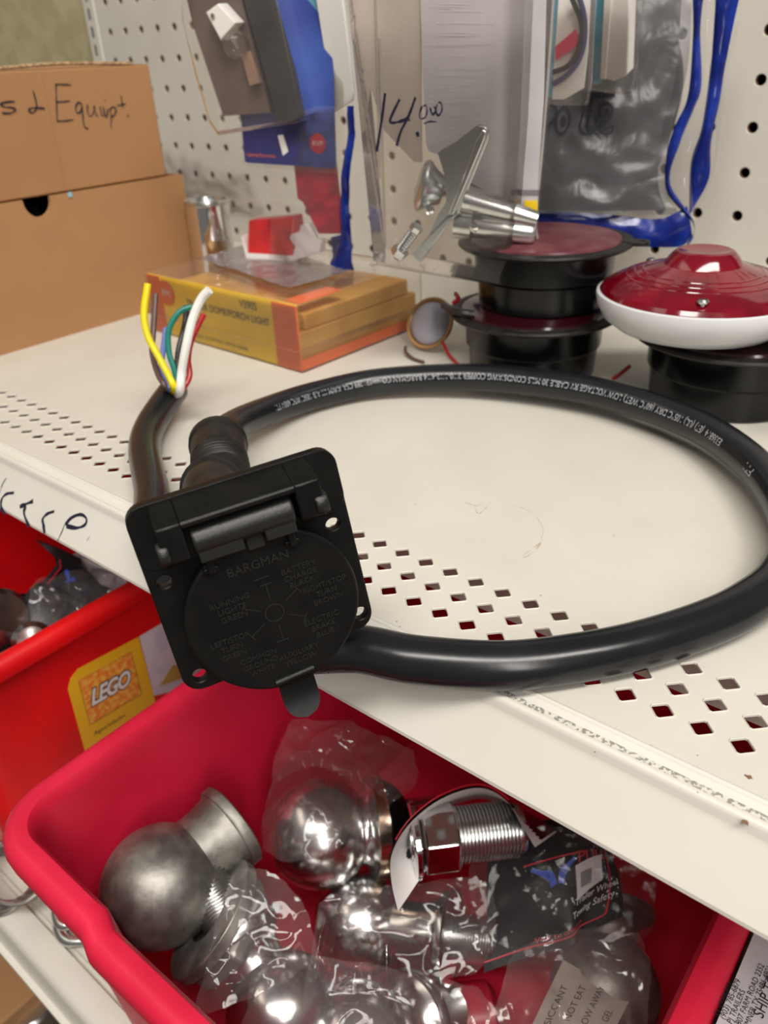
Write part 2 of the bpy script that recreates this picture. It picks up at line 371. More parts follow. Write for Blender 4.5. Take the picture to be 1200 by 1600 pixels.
# underside frame of the deck
dk.add([(xa, -15.64, -.06), (xb, -15.64, -.06), (xb, -15.64, -.5), (xa, -15.64, -.5)], [(0, 1, 2, 3)])
dk.box((xa, -13.6, -.9), (xb, -13.5, -.02)); dk.box((xa, -15.6, -.45), (xb, -15.4, -.40))
sh = thing('steel_shelf', 'cream painted steel gondola shelf with diamond perforations holding the cable loop', 'shelf', (xa, -8, 0))
part('shelf_deck', dk, 'shelf', sh, smooth=.3)
def rail(prof, x0, x1, sub=60):
    mb = MB(); n = len(prof); vs = []; fs = []
    for k in range(2):
        for y, z in prof: vs.append(V(((x0, x1)[k], y, z)))
    for i in range(n - 1): fs.append((i, n + i, n + i + 1, i + 1))
    return mb.add(vs, fs)
prof = [(-15.55, 0), (-15.56, .006), (-15.585, .010), (-15.61, .0), (-15.625, -.02), (-15.70, -.05), (-15.795, -.062), (-15.80, -.02), (-15.815, -.004), (-15.84, .002), (-15.865, -.004), (-15.885, -.02), (-15.905, -.06), (-15.915, -.13), (-15.93, -.165), (-15.96, -.21), (-16.36, -.78), (-16.365, -.83), (-16.30, -.87), (-15.9, -.87)]
part('front_rail', rail(prof, xa, xb), 'shelf_face', sh, smooth=.5)
gl = MB().add([(24, -15.70, -.048), (xb, -15.70, -.048), (xb, -15.794, -.060), (24, -15.794, -.060)], [(0, 3, 2, 1)])
part('adhesive_strip', gl, 'glue', sh, 'rough grey adhesive residue in the rail groove')
# rust chips and scratches on the shelf
ch = MB()
def chip(u, v, r, mb=ch, z=.003, asp=1.):
    c = at(u, v, 'z', z); n = 9; vs = [c]
    for k in range(n):
        a = 2 * math.pi * k / n; q = r * random.uniform(.5, 1.3); vs.append(c + V((math.cos(a) * q * asp, math.sin(a) * q, 0)))
    part('paint_chip', MB().add(vs, [(0, 1 + k, 1 + (k + 1) % n) for k in range(n)]), 'pegbrown', sh)
for u, v, r, a_ in ((1170, 1214, .035, 1.5), (620, 971, .012, 1), (625, 979, .008, 2), (922, 1122, .012, 1), (1018, 1166, .02, 2), (650, 788, .01, 1), (959, 837, .01, 1), (1140, 750, .01, 1), (845, 930, .012, 1), (1090, 1180, .01, 1), (230, 720, .01, 1), (75, 719, .014, 1)): chip(u, v, r, asp=a_)
sc_ = MB()
SF = Fr((0, 0, 0), (1, 0, 0), (0, 1, 0))
def spath(pts, wd, mb): mb.ribbon([tuple(at(u, v, 'z', 0)[:2]) for u, v in pts], wd, SF, .003)
spath([(725, 785), (745, 790), (766, 785), (748, 803), (742, 790)], .02, sc_)
spath([(845, 850), (830, 865), (815, 873), (820, 866), (845, 848)], .018, sc_)
spath([(795, 788), (830, 800), (848, 825), (845, 845)], .008, sc_)
M['scuff'] = mat('brown_scuff', (.42, .32, .22), .6, c2=(.68, .62, .52), nscale=6)
M['faint'] = mat('faint_scuff', (.66, .60, .50), .6)
chip(1164, 1285, .028, z=-.01, asp=1.4); chip(929, 1175, .011, z=0); chip(1090, 1238, .011, z=0)
part('scuff_mark', sc_, 'scuff', sh, 'brown ring-shaped scuff')
# handwriting on the front rail
FF = Fr((0, -15.96, -.21), (1, 0, 0), (0, -.40, -.57)); FF.v = -FF.v; FF.n = FF.u.cross(FF.v)
hw = MB()
def fstroke(pts, wd): hw.ribbon([FF.px(u, v, 0) for u, v in pts], wd * 1.3, FF, .004)
fstroke([(0, 770), (4, 757), (10, 747)], .025)
fstroke([(8, 803), (2, 793), (3, 780), (10, 772), (22, 770)], .07)
fstroke([(31, 792), (40, 788), (52, 783)], .07); fstroke([(40, 790), (38, 803), (45, 822)], .07)
fstroke([(70, 833), (68, 820), (67, 811), (74, 803), (85, 799)], .07)
fstroke([(90, 845), (96, 833), (101, 820)], .025); fstroke([(102, 820), (112, 809), (126, 804), (135, 810), (133, 820), (120, 825), (104, 822)], .06)
fstroke([(136, 845), (140, 838)], .014)
part('handwriting', hw, 'ink_blue', sh, 'black marker scrawl on the rail')
# ---- lower shelf
LZ = -9.9
lp = [(0, LZ), (-18.45, LZ), (-18.5, LZ - .02), (-18.52, LZ - .15), (-18.62, LZ - .15), (-18.65, LZ), (-19.1, LZ - .02), (-19.2, LZ - .1), (-19.24, LZ - .3), (-19.28, LZ - .9), (-19.3, LZ - .98), (-19.42, LZ - 1.0), (-19.42, LZ - 1.12), (-18.5, LZ - 1.12)]
ls = thing('steel_shelf', 'lower cream steel shelf carrying the red bins', 'shelf', (xa, -9, LZ))
part('shelf_deck', rail(lp[:3], xa, xb), 'shelf', ls)
part('front_rail', rail(lp[2:], xa, xb), 'shelf_face', ls, smooth=.9)

# ================================================================== CONNECTOR AND CABLE
CR = .285
z3 = lambda u, v, z: at(u, v, 'z', z)
cn = V((25.388, -16.943, 1.256)); CN = V((25.987, -17.426, 1.765)); KS = .9
K = Fr(cn, (.4801, .8703, .11), (-.1926, -.0178, .9811))
loop = [z3(341, 697, .95), z3(362, 668, .68), z3(425, 640, .42), z3(500, 616, .32), z3(600, 596, .36), z3(750, 590, .46), z3(900, 606, .5), z3(1000, 631, .5), z3(1095, 668, .5), z3(1165, 715, .5), z3(1212, 768, .48), z3(1240, 835, .44), z3(1217, 902, .38), z3(1165, 945, .34), z3(1100, 976, .31), z3(1000, 1008, .3), z3(900, 1028, .30), z3(786, 1040, .31), z3(650, 1031, .32), z3(560, 1014, .32),
        V((25.7, -16.95, .32)), V((24.6, -17.05, .31)), V((23.2, -16.75, .31)), V((22.0, -16.1, .30)), z3(237, 768, .29), z3(226, 705, .32), z3(232, 672, .36), z3(249, 642, .42), z3(272, 609, .50)]
T = thing('trailer_connector', 'black square-flanged trailer socket with round hinged lid and coiled cable', 'connector', (25.2, -16.2, 0))
cb = MB(); cb.tube(loop, CR, 24, smooth=10, caps=True)
cable = part('cable', cb, 'cable', T, 'thick black jacketed cable coiled in a loop')
# printing on the cable (reads from the right end round to the left)
P = catmull(loop[:14], 24)[::-1]
cum = [0.]
for a, b in zip(P, P[1:]): cum.append(cum[-1] + (b - a).length)
def on_path(s):
    s = max(0, min(s, cum[-1] - 1e-4)); lo, hi = 0, len(cum) - 1
    while hi - lo > 1:
        mid = (lo + hi) // 2
        if cum[mid] <= s: lo = mid
        else: hi = mid
    t = (s - cum[lo]) / max(cum[hi] - cum[lo], 1e-9); p = P[lo].lerp(P[hi], t)
    Tn = (P[min(hi + 1, len(P) - 1)] - P[max(lo - 1, 0)]).normalized(); return p, Tn
def cab(s0):
    def fn(x, y, z):
        p, Tn = on_path(s0 + x); side = V((0, 0, 1)).cross(Tn).normalized(); upv = Tn.cross(side)
        ph = math.radians(52) + y / CR; r = CR + .003
        return p + (upv * math.cos(ph) + side * math.sin(ph)) * r
    return fn
def s_of(u, v, z=.45):
    q = z3(u, v, z); return cum[min(range(len(P)), key=lambda i: (P[i] - q).length)]
tx = MB()
tx.text('FT1', .20, cab(s_of(1197, 745) - .15))
full = 'E336814  (ET) (UL) 105°C DRY (60°C WET) LOW VOLTAGE RV CABLE 30 MILS CONDS/AWG COPPER 2/10-1/12-4/14 BARGMAN CO. — 131.289 CSA AWM I/II A/B 105C WFC 600V FT1'
sa, sb = s_of(1150, 705), s_of(410, 645)
vs, fs = text_geo(full, .175); wd = max(p[0] for p in vs); kx = (sb - sa) / wd
fn = cab(sa); tx.add([fn(p[0] * kx, p[1], 0) for p in vs], fs)
part('lettering', tx, 'print', cable, 'white printed specification text')
# wires
WR = .058
wires = dict(
    blue=[(265, 606, 15.55), (256, 590, 15.6), (252, 570, 15.7), (256, 540, 15.9), (259, 514, 16.1)],
    brown=[(259, 605, 15.5), (247, 585, 15.5), (238, 550, 15.6), (240, 510, 15.7), (243, 460, 15.8)],
    yellow=[(272, 606, 15.4), (264, 588, 15.3), (247, 556, 15.2), (231, 525, 15.1), (225, 490, 15.0), (231, 443, 14.9)],
    black=[(277, 600, 15.7), (277, 575, 15.7), (280, 545, 15.8), (290, 505, 15.9), (291, 479, 16.0)],
    green=[(277, 604, 15.5), (273, 580, 15.5), (264, 550, 15.5), (264, 515, 15.5), (280, 488, 15.5), (301, 479, 15.5)],
    red=[(284, 610, 15.5), (296, 588, 15.5), (294, 560, 15.6), (300, 530, 15.8), (318, 492, 16.0)],
    white=[(281, 610, 15.4), (284, 580, 15.3), (291, 540, 15.1), (301, 498, 15.0), (314, 468, 14.9), (327, 453, 14.8)])
for k, pts in wires.items():
    r_ = WR * (1.45 if k == 'white' else 1.15 if k in ('yellow', 'black') else 1)
    p0 = loop[-1] + (atd(*pts[0]) - loop[-1]) * .9 - V((0, 0, 0)); P_ = [loop[-2].lerp(loop[-1], .8) + (atd(*pts[0]) - atd(272, 608, 15.5)) * .8] + [atd(*q) for q in pts]
    part('wire', MB().tube(P_, r_, 10, smooth=6), WC[k], cable, k + ' insulated wire end')
# boot
KC = lambda a, b, c: CN + (K(a, b, c) - cn) * KS
bp = [KC(0, 0, -2.5), KC(0, 0, -3.3), z3(346, 752, .95), z3(343, 720, .96), z3(341, 692, .95)]
BL = 60
def boot_r(t):
    if t < .28: return .40
    if t < .72:
        return .415 + .035 * (1 if (t * 26) % 1 < .55 else 0)
    if t < .95: return .445
    return .475
bt = MB().tube(bp, boot_r, 28, smooth=22)
part('boot', bt, 'rubber', T, 'ribbed rubber strain relief boot', smooth=.9)
# socket body behind the flange
def ang_prof(l): return l
bd = MB().lathe(K(0, -.02, -.02), -K.n, [(.80, 0), (.80, .6), (.72, .7), (.58, 1.3), (.50, 2.0), (.46, 2.6), (.44, 2.7), (0, 2.7)], 40)
part('socket_body', bd, 'black', T)
# flange
fl = MB().plate([rrect(-1.19, -1.19, 1.19, 1.19, .22), circ(-1.01, .27, .085, 20, .075)[::-1], circ(.98, .27, .085, 20, .075)[::-1], circ(-.99, -1.0, .085)[::-1], circ(1.04, -.98, .085)[::-1]], K, -.14, 0, .02)
flange = part('flange', fl, 'black', T, smooth=.5)
rb = MB(); rb.plate([rrect(-1.19, .42, 1.19, 1.19, .2)], K, -.14, .018, .01)
part('flange_step', rb, 'black', T, smooth=.5)
# collar ring under the lid
part('socket_collar', MB().lathe(K(.03, -.42, 0), K.n, [(.93, 0), (.93, .12), (.2, .12)], 56), 'black', T)
# lid
LC = (.03, -.42)
lid = MB().lathe(K(*LC, .12), K.n, [(.94, 0), (1.0, .0), (1.01, .02), (1.01, .09), (1.0, .105), (.975, .115), (.95, .112), (.0, .112)], 72)
lido = part('lid', lid, 'black', T, 'round hinged lid with raised lettering', smooth=.5)
em = MB(); H0 = .232
def kt(body, x, y, s, ax='CENTER', rot=0):
    ca, sa_ = math.cos(rot), math.sin(rot)
    em.text(body, s, lambda a, b, c: K(x + a * ca - b * sa_, y + a * sa_ + b * ca, H0 + (c + .006)), ax=ax, extrude=.006)
kt('BARGMAN', .0, .17, .15)
for i, l in enumerate(('BATTERY', 'CHARGE', 'BLACK')): kt(l, .42, -.02 - i * .095, .10)
for i, l in enumerate(('RIGHT/STOP', 'TURN', 'BROWN')): kt(l, .66, -.33 - i * .10, .095)
for i, l in enumerate(('ELECTRIC', 'BRAKE', 'BLUE')): kt(l, .52, -.74 - i * .10, .10)
for i, l in enumerate(('AUXILIARY', 'YELLOW')): kt(l, .16, -1.06 - i * .10, .10)
for i, l in enumerate(('COMMON', 'GROUND', 'WHITE')): kt(l, -.30, -.93 - i * .095, .095)
for i, l in enumerate(('LEFT/STOP', 'TURN', 'GREEN')): kt(l, -.55, -.60 - i * .10, .095)
for i, l in enumerate(('RUNNING', 'LIGHTS', 'GREEN')): kt(l, -.42, -.14 - i * .10, .10)
part('lettering', em, 'black_edge', lido)
pn = MB()
def ringp(r0, r1, x, y): pn.plate([circ(x, y, r1, 32), circ(x, y, r0, 32)[::-1]], K, H0, H0 + .012)
ringp(.10, .115, .02, -.43)
for k in range(6):
    a = math.radians(60 * k + 30); d = V((math.cos(a), math.sin(a))); e = V((-d.y, d.x)); c0 = V((.02, -.43)) + d * .17; c1 = c0 + d * .2
    q = [(c0 + e * .0), (c0 + e * .012), (c1 + e * .012), (c1)]
    pn.plate([[(p.x, p.y) for p in q][::-1]], K, H0, H0 + .01)
    q = [c1 - e * .07, c1 + e * .07, c1 + e * .07 + d * .012, c1 - e * .07 + d * .012]; pn.plate([[(p.x, p.y) for p in q][::-1]], K, H0, H0 + .01)
pn.plate([rrect(-.10, .03, .08, .04, .004)], K, H0, H0 + .01)
part('terminal_diagram', pn, 'black_edge', lido)
# pull tab (curled)
def tabf(s, t):
    a = .04 + (s - .5) * .44; b = -1.30 - t * .56; k = math.sin(min(t * 1.2, 1) * math.pi * .6)
    half = .22 * math.sqrt(max(0, 1 - max(0, (t - .62) / .38) ** 2)) if t > .62 else .22
    return K(.04 + (s - .5) * 2 * half, b, .22 - .04 * k + .16 * t * t)
tb = MB(); nt_ = 16
top = [[tabf(i / 8, j / nt_) for i in range(9)] for j in range(nt_ + 1)]
tb.grid(lambda s, t: tabf(s, t), 8, nt_); tb.grid(lambda s, t: tabf(1 - s, t) - K.n * .07, 8, nt_)
tb.grid(lambda s, t: tabf(0, s) - K.n * .07 * (1 - t), nt_, 1); tb.grid(lambda s, t: tabf(1, s) - K.n * .07 * t, nt_, 1)
tb.tube([K(-.20, -1.33, .225), K(.28, -1.31, .225)], .055, 12, smooth=0)
part('pull_tab', tb, 'black', lido)
# lid arms and hinge barrel
for x in (-.50, .43):
    part('lid_arm', MB().box((x - .045, .30, .2), (x + .045, .62, .31), K).box((x - .09, .30, .2), (x + .09, .37, .27), K), 'black', lido, bevel=.015)
ba = MB()
ba.lathe(K(-.60, .74, .27), K.u, [(0, 0), (.155, 0), (.17, .02), (.17, 1.10), (.155, 1.12), (0, 1.12)], 32)
ba.box((-.58, .50, .22), (-.09, .74, .40), K); ba.box((.15, .50, .22), (.50, .74, .40), K)
part('hinge_barrel', ba, 'black_edge', lido, bevel=.015)
part('hinge_spring_tab', MB().box((-.06, .42, .22), (.13, .60, .30), K), 'black_edge', lido, bevel=.01)
# hinge housing: sloping roof with two knuckles
hh = MB()
sidep = [(1.17, -.02), (1.14, .10), (1.02, .47), (.94, .47), (.93, .40), (.80, .38), (.80, -.02)]
for x0, x1, pr in ((-.93, -.66, None), (.57, .86, None)):
    pp = [(1.165, 0), (1.13, .13), (1.03, .45), (.62, .44), (.56, .36), (.55, 0)]
    vs = [K(x0, b, c) for b, c in pp] + [K(x1, b, c) for b, c in pp]; n = len(pp)
    hh.add(vs, [tuple(range(n)), tuple(range(2 * n - 1, n - 1, -1))] + [(i, n + i, n + (i + 1) % n, (i + 1) % n) for i in range(n)])
pp = [(1.165, 0), (1.13, .13), (1.03, .45), (.955, .45), (.95, .30), (.93, 0)]
vs = [K(-.66, b, c) for b, c in pp] + [K(.57, b, c) for b, c in pp]; n = len(pp)
hh.add(vs, [(i, n + i, n + (i + 1) % n, (i + 1) % n) for i in range(n)])
part('hinge_housing', hh, 'black', T, bevel=.02)
for x0, x1 in ((-.97, -.86), (.76, .90)):
    part('hinge_knuckle', MB().lathe(K(x0, .73, .36), K.u, [(0, 0), (.12, 0), (.13, .02), (.13, x1 - x0 - .02), (.12, x1 - x0), (0, x1 - x0)], 24), 'black_edge', T)

# ================================================================== CARDBOARD BOXES
def cbox(name, label, lo, hi, extras=None):
    t = thing(name, label, 'box', ((lo[0] + hi[0]) / 2, (lo[1] + hi[1]) / 2, lo[2])); return t
XB = 11.2
lb = cbox('cardboard_box', 'brown cardboard box with a black half-round hand hole, under the handwritten box', (3, -15, 0), (XB, -6.2, 3.5))
b1 = MB()
bf = Fr((XB, -15.2, 0), (0, 1, 0), (0, 0, 1))         # right face: a = y + 15.2, b = z
ha, hb = bf.px(60, 322, 0)
topz = 3.52
outl = [(0, 0), (9.0, 0), (9.0, topz), (ha + .38, topz)] + [(ha + .38 * math.cos(math.pi * k / 12), topz - .05 - .40 * math.sin(math.pi * k / 12)) for k in range(0, 13)] + [(ha - .38, topz), (0, topz)]
b1.plate([outl], bf, -.12, 0)
b1.box((3, -15.2, 0), (XB - .1, -15.1, topz)); b1.box((3, -6.32, 0), (XB - .1, -6.2, topz)); b1.box((3, -15.2, 0), (3.1, -6.2, topz)); b1.box((3, -15.2, 0), (XB - .1, -6.2, .1))
part('body', b1, 'card', lb, smooth=0)
part('lid_flap', MB().box((3, -15.2, topz - .1), (9.5, -6.2, topz)), 'card', lb)
part('hand_hole_shadow_card', MB().box((XB - 1.2, bf(ha - .6, 0).y, 2.6), (XB - 1.1, bf(ha + .6, 0).y, topz - .11)), 'dark', lb, 'black card standing for the shade behind the hand hole')  # black card added inside the box as painted shade
ub = thing('cardboard_box', 'brown cardboard box handwritten with black marker, on top of another box', 'box', (6.5, -11, topz))
UX = 11.13
uf = Fr((UX, -15.5, topz + .02), (0, 1, 0), (0, 0, 1))
ca_, cb_ = uf.px(262, 280, 0); ta, tb_ = uf.px(236, 100, 0); ta2, tb2 = uf.px(0, 107, 0)
b2 = MB()
xs = 3.2
dy = lambda a: -15.5 + a
y1 = dy(ca_); zt = topz + .02 + tb_
b2.box((xs, -15.5, topz + .02), (UX, y1, zt))
part('body', b2, 'card', ub, bevel=.05)
fl2 = MB()
fl2.add([(UX - .02, -15.5, zt + .0), (UX - .02, y1 + .05, zt), (UX - 3.8, y1 + .02, zt + .10), (UX - 3.8, -15.5, zt + .12)], [(0, 1, 2, 3)])
fl2.add([(UX - 3.9, y1 + .02, zt + .10), (UX - 7.5, y1, zt + .02), (UX - 7.5, -15.5, zt + .02), (UX - 3.9, -15.5, zt + .12)], [(0, 1, 2, 3)])
part('top_flap', fl2, 'card', ub)
part('flap_edge', MB().tube([(UX - .03, -12.8, zt + .10), (UX - .05, -11, zt + .06), (UX - .05, -9.3, zt + .1), (UX - .05, -7.2, zt + .03)], .045, 6), 'cardedge', ub, 'torn corrugated flap edge')
part('crease', MB().box((UX - .0, dy(uf.px(80, 200)[0]) - .02, topz + .05), (UX + .015, dy(uf.px(80, 200)[0]) + .04, zt - .02)), 'card', ub, bevel=.01)
wr = MB()
def ust(pts, wd=.045):
    wr.ribbon([uf.px(x / 3, y / 3, .02) for x, y in pts], wd, uf, .02)
ust([(70, 475), (30, 478), (2, 488), (20, 500), (60, 505), (72, 515), (50, 530), (10, 530)])
ust([(155, 425), (165, 460), (172, 500), (160, 525), (140, 525), (138, 512), (160, 505), (210, 508)])
ust([(262, 395), (265, 480), (268, 568)]); ust([(262, 395), (300, 396), (335, 398)]); ust([(266, 478), (300, 476), (330, 472)]); ust([(268, 568), (310, 566), (345, 560)])
ust([(385, 490), (370, 480), (355, 500), (362, 530), (380, 520), (385, 495), (388, 540), (395, 590), (410, 603), (412, 595)])
ust([(410, 490), (412, 530), (428, 545), (440, 520), (442, 495), (450, 535), (460, 545)])
ust([(470, 500), (475, 535), (485, 545)]); ust([(492, 468), (496, 470)]); ust([(485, 500), (490, 535), (500, 548), (506, 510)])
ust([(515, 510), (522, 550), (520, 598)]); ust([(515, 515), (530, 500), (545, 515), (535, 540), (520, 548)])
ust([(568, 450), (572, 480), (575, 508)]); ust([(550, 495), (575, 490), (590, 486)]); ust([(598, 540), (603, 545)], .06)
part('handwriting', wr, 'ink', ub, 'black marker writing')
part('tape_bit', MB().box((XB, bf(bf.px(110, 312)[0], 0).y - .04, topz - .1), (XB + .03, bf(bf.px(110, 312)[0], 0).y + .06, topz + .02)), 'teal', lb)

# ================================================================== YELLOW LIGHT PACK
yp = [at(245, 517, 'z', 0), at(474, 583, 'z', 0)]
YF = Fr(yp[0], yp[1] - yp[0], (0, 0, 1))              # front face, a right, b up, c towards the viewer
YW = (yp[1] - yp[0]).length; YH = 1.62; YD = 4.3
yt = thing('porch_light_pack', 'yellow and orange boxed porch light in a clear shell behind the cable wires', 'package', (16, -7.5, 0))
kk = MB().box((.06, .02, -YD), (YW - .06, YH - .05, -.04), YF)
part('inner_tray', MB().box((.06, .02, -YD), (YW - .1, .9, -.04), YF).box((.4, .9, -YD + .3), (YW - .12, 1.3, -.3), YF), 'kraft', yt, bevel=.05)
yc = MB().box((.02, .02, -.04), (YW - .05, YH - .06, -.01), YF)
part('front_card', yc, 'yellow', yt)
part('orange_band', MB().box((.0, .03, -.01), (.55, YH - .08, .012), YF), 'orange', yt)
part('orange_band', MB().box((YW - .85, .02, -.01), (YW - .02, YH - .08, .012), YF), 'orange', yt)
oc2 = MB().box((YW - .03, .05, -YD + .1), (YW + .0, .30, -.01), YF)
part('side_band', oc2, 'orange', yt, 'orange strip along the side')
tt = MB()
tt.text('V390S', .27, lambda a, b, c: YF(YW - 1.0 - 1.0 + a * .9, 1.24 + b, .014), ax='LEFT')
tt.text('TRAILER DOME/PORCH LIGHT', .25, lambda a, b, c: YF(YW - .98 + a * .93, .93 + b, .014), ax='RIGHT')
tt.text('12 VOLT, 12V FITTING - UP TO 1000HR.', .13, lambda a, b, c: YF(1.6 + a, .16 + b, .014))
part('lettering', tt, 'ink', yt)
lg = MB().plate([circ(.78, 1.14, .33, 24)], YF, .012, .02)
lo_ = part('round_emblem', lg, 'orange', yt)
part('lettering', MB().text('PM', .27, lambda a, b, c: YF(.78 + a, 1.05 + b, .024), ax='CENTER'), 'white_paper', lo_)
sh_ = MB()
sh_.box((-.08, -.01, -YD - .1), (YW + .03, YH, .05), YF)
part('clear_shell', sh_, 'clam', yt, 'clear plastic shell', bevel=.06)
part('shell_flange', MB().box((-.2, .50, -YD - .2), (YW + .08, .53, .14), YF), 'clam', yt, bevel=.01)
part('top_print', MB().box((YW - .55, YH - .05, -1.5), (YW - .05, YH - .03, -.1), YF), 'orange', yt)
ytop = YH + .02

# marker light with white base, in clear bag, on the yellow pack
def on_top(u, v): return at(u, v, 'z', ytop)
mk = at(442, 408, 'z', ytop)
mt_ = thing('marker_light', 'red trailer marker light with white bracket base on the yellow pack', 'light', mk)
e0 = at(385, 405, 'z', ytop + .02); e1 = at(462, 410, 'z', ytop + .02)
MF = Fr(e0, e1 - e0, (0, 0, 1)); mw = (e1 - e0).length
bs = MB().box((0, 0, -.9), (mw, .17, 0), MF)
q = lambda u, v, c=0: MF.px(u, v, c)
bs.plate([[q(*p_) for p_ in ((455, 408), (500, 395), (503, 376), (490, 374), (480, 350), (470, 352), (468, 363), (455, 366), (453, 372), (462, 385))]], MF, -.28, .02, .01)
bs.plate([[q(*p_) for p_ in ((386, 408), (388, 396), (381, 367), (377, 370), (384, 398))]], MF, -.5, .02)
part('base', bs, 'white_pl', mt_, 'white bracket base', bevel=.015)
a0, a1 = q(386, 396), q(456, 396)
ln = MB()
l0 = q(380, 347); l1 = q(452, 340); 
ln.add([MF(a0[0], .17, 0), MF(a1[0], .17, 0), MF(l1[0], l1[1], -.25), MF(l0[0], l0[1], -.25), MF(a0[0], .17, -.9), MF(a1[0], .17, -.9), MF(l1[0], l1[1], -.7), MF(l0[0], l0[1], -.7)],
       [(0, 1, 2, 3), (1, 5, 6, 2), (3, 2, 6, 7), (0, 3, 7, 4), (4, 7, 6, 5)])
part('lens', ln, 'red_lens_lt', mt_, 'red faceted lens', bevel=.04)

def sheet(name, label, cat, corners, matn, nx=30, ny=30, amp=.12, s=1.2, seed=1, group=None, parent=None, blob=False, wrap=None):
    """crumpled film spanned between four corners (bl, br, tr, tl)"""
    bl, br, tr, tl = [V(c) for c in corners]; nrm = (br - bl).cross(tl - bl).normalized()
    def f(u, v):
        if blob:
            X, Y = u * 2 - 1, v * 2 - 1; rr = max(abs(X), abs(Y)); an = math.atan2(Y, X); dd = math.hypot(X, Y) or 1
            k = rr / dd * (1.05 + .22 * noise.noise(V((math.cos(an) * 1.6, math.sin(an) * 1.6, seed * 2.7))) + .06 * noise.noise(V((math.cos(an) * 6, math.sin(an) * 6, seed))))
            k = k * .55 + .45; u, v = (X * k + 1) / 2, (Y * k + 1) / 2
        p = bl.lerp(br, u).lerp(tl.lerp(tr, u), v); edge = 1
        if wrap:
            for c_, r_ in wrap:
                dv = p - c_; dl = dv.length; side = dv - CZ * dv.dot(CZ)
                R_ = r_ * 1.05
                if side.length < R_:
                    zc = -math.sqrt(R_ * R_ - side.length ** 2) + .0
                    if dv.dot(CZ) > zc: p = c_ + side + CZ * zc
        return p + nrm * (amp * edge * crumple(p, s, seed) + fbm(p, s * .5, amp, seed)) + (br - bl).normalized() * fbm(p, s * 1.3, amp * .5, seed + 3) + (tl - bl).normalized() * fbm(p, s * 1.3, amp * .5, seed + 5)
    mb = MB().grid(f, nx, ny)
    if parent: return part(name, mb, matn, parent, label, smooth=.5)
    return solo(name, mb, matn, label, cat, group, smooth=.5)
# its bag: film draped over the light
T2 = ytop + .05
bagc = [at(345, 410, 'z', T2), at(520, 430, 'z', T2), at(470, 325, 'z', T2 + .55), at(320, 315, 'z', T2 + .5)]
fr_ = MF
sheet('clear_bag', 'clear plastic bag standing around the red marker light', 'bag', [MF(*q(330, 400), .3), MF(*q(520, 420), .3), MF(*q(500, 330), -.2), MF(*q(330, 300), -.2)], 'bag_soft', amp=.06, s=1.5, seed=3)
# grey folded film under the light
sheet('folded_film', 'grey folded plastic film lying on the yellow pack under the marker light', 'film', [at(312, 405, 'z', T2 - .04), at(455, 452, 'z', T2 - .04), at(545, 425, 'z', T2 - .02), at(400, 378, 'z', T2 - .02)], 'bag_purple', amp=.03, s=1.5, seed=5)

# ================================================================== SILVER CAN
cc = atd(333, 388, 23.6); r_c = 33 / F * 23.6
ct = thing('metal_can', 'shiny cylindrical metal can standing between the cardboard boxes and the yellow pack', 'can', (cc.x, cc.y, 0))
cz = cc.z
zt_c = atd(333, 308, 23.3).z
part('body', MB().lathe((cc.x, cc.y, 0), (0, 0, 1), [(0, 0), (r_c, 0), (r_c, zt_c - .12), (0, zt_c - .12)], 40), 'chrome_s', ct)
part('lid', MB().lathe((cc.x, cc.y, zt_c - .12), (0, 0, 1), [(r_c * .9, 0), (r_c * 1.03, 0), (r_c * 1.05, .06), (r_c, .14), (r_c * .93, .12), (r_c * .9, .03), (0, .03)], 40), 'zinc', ct)
part('label_band', MB().lathe((cc.x, cc.y, .3), (0, 0, 1), [(r_c + .004, 0), (r_c + .004, 1.3)], 40).grid(lambda s, t: V((cc.x, cc.y, 0)), 1, 1), 'zinc', ct) if 0 else None

# ================================================================== TRUCK LIGHTS (right side)
def housing(name, label, c, r, h, z0, lensmat, tabs=True, ang=0):
    br = .86
    t = thing(name, label, 'light', (c[0], c[1], z0)); o = (c[0], c[1], z0)
    part('housing', MB().lathe(o, (0, 0, 1), [(0, 0), (r * .80, 0), (r * .84, .05), (r * .86, h * .45), (r * .90, h * .5), (r * .91, h - .12), (r * .88, h - .1), (r * .9, h)], 64), 'gloss_black', t, 'black deep round housing')
    part('flange', MB().lathe(o, (0, 0, 1), [(r * .86, h - .10), (r * 1.10, h - .09), (r * 1.13, h - .04), (r * 1.12, h), (r * 1.0, h + .02), (r * .97, h + .0), (r * .9, h)], 64), 'rubber', t)
    part('lens', MB().lathe(o, (0, 0, 1), [(r * .97, h), (r * .96, h + .05), (r * .8, h + .11), (r * .4, h + .15), (0, h + .16)], 64), lensmat, t, 'dark red lens')
    return t
h1c = at(835, 482, 'z', 1.38)
h1 = housing('round_tail_light', 'black round tail light lying flat, bottom of the left pair', h1c, 1.64, 1.38, 0, 'red_lens_dk')
h2c = at(846, 392, 'z', 2.75); h2c = V((h1c.x + .05, h1c.y + .2, 0))
h2 = housing('round_tail_light', 'black round tail light stacked on top of another, behind the clamshell', h2c, 1.62, 1.33, 1.48, 'red_lens_dust')
h3c = at(1148, 515, 'z', 1.38)
h3 = housing('round_tail_light', 'black round tail light under the white-based red light', h3c, 1.73, 1.38, 0, 'red_lens_dk')
# tab ear on the upper flange
ear = Fr((h2c.x, h2c.y, 2.81), (at(990, 378, 'z', 2.81) - V((h2c.x, h2c.y, 2.81))), (0, 1, 0))
part('flange_ear', MB().plate([rrect(1.6, -.20, 2.12, .20, .17), circ(1.96, 0, .07)[::-1]], ear, -.05, .03, .01), 'rubber', h2)
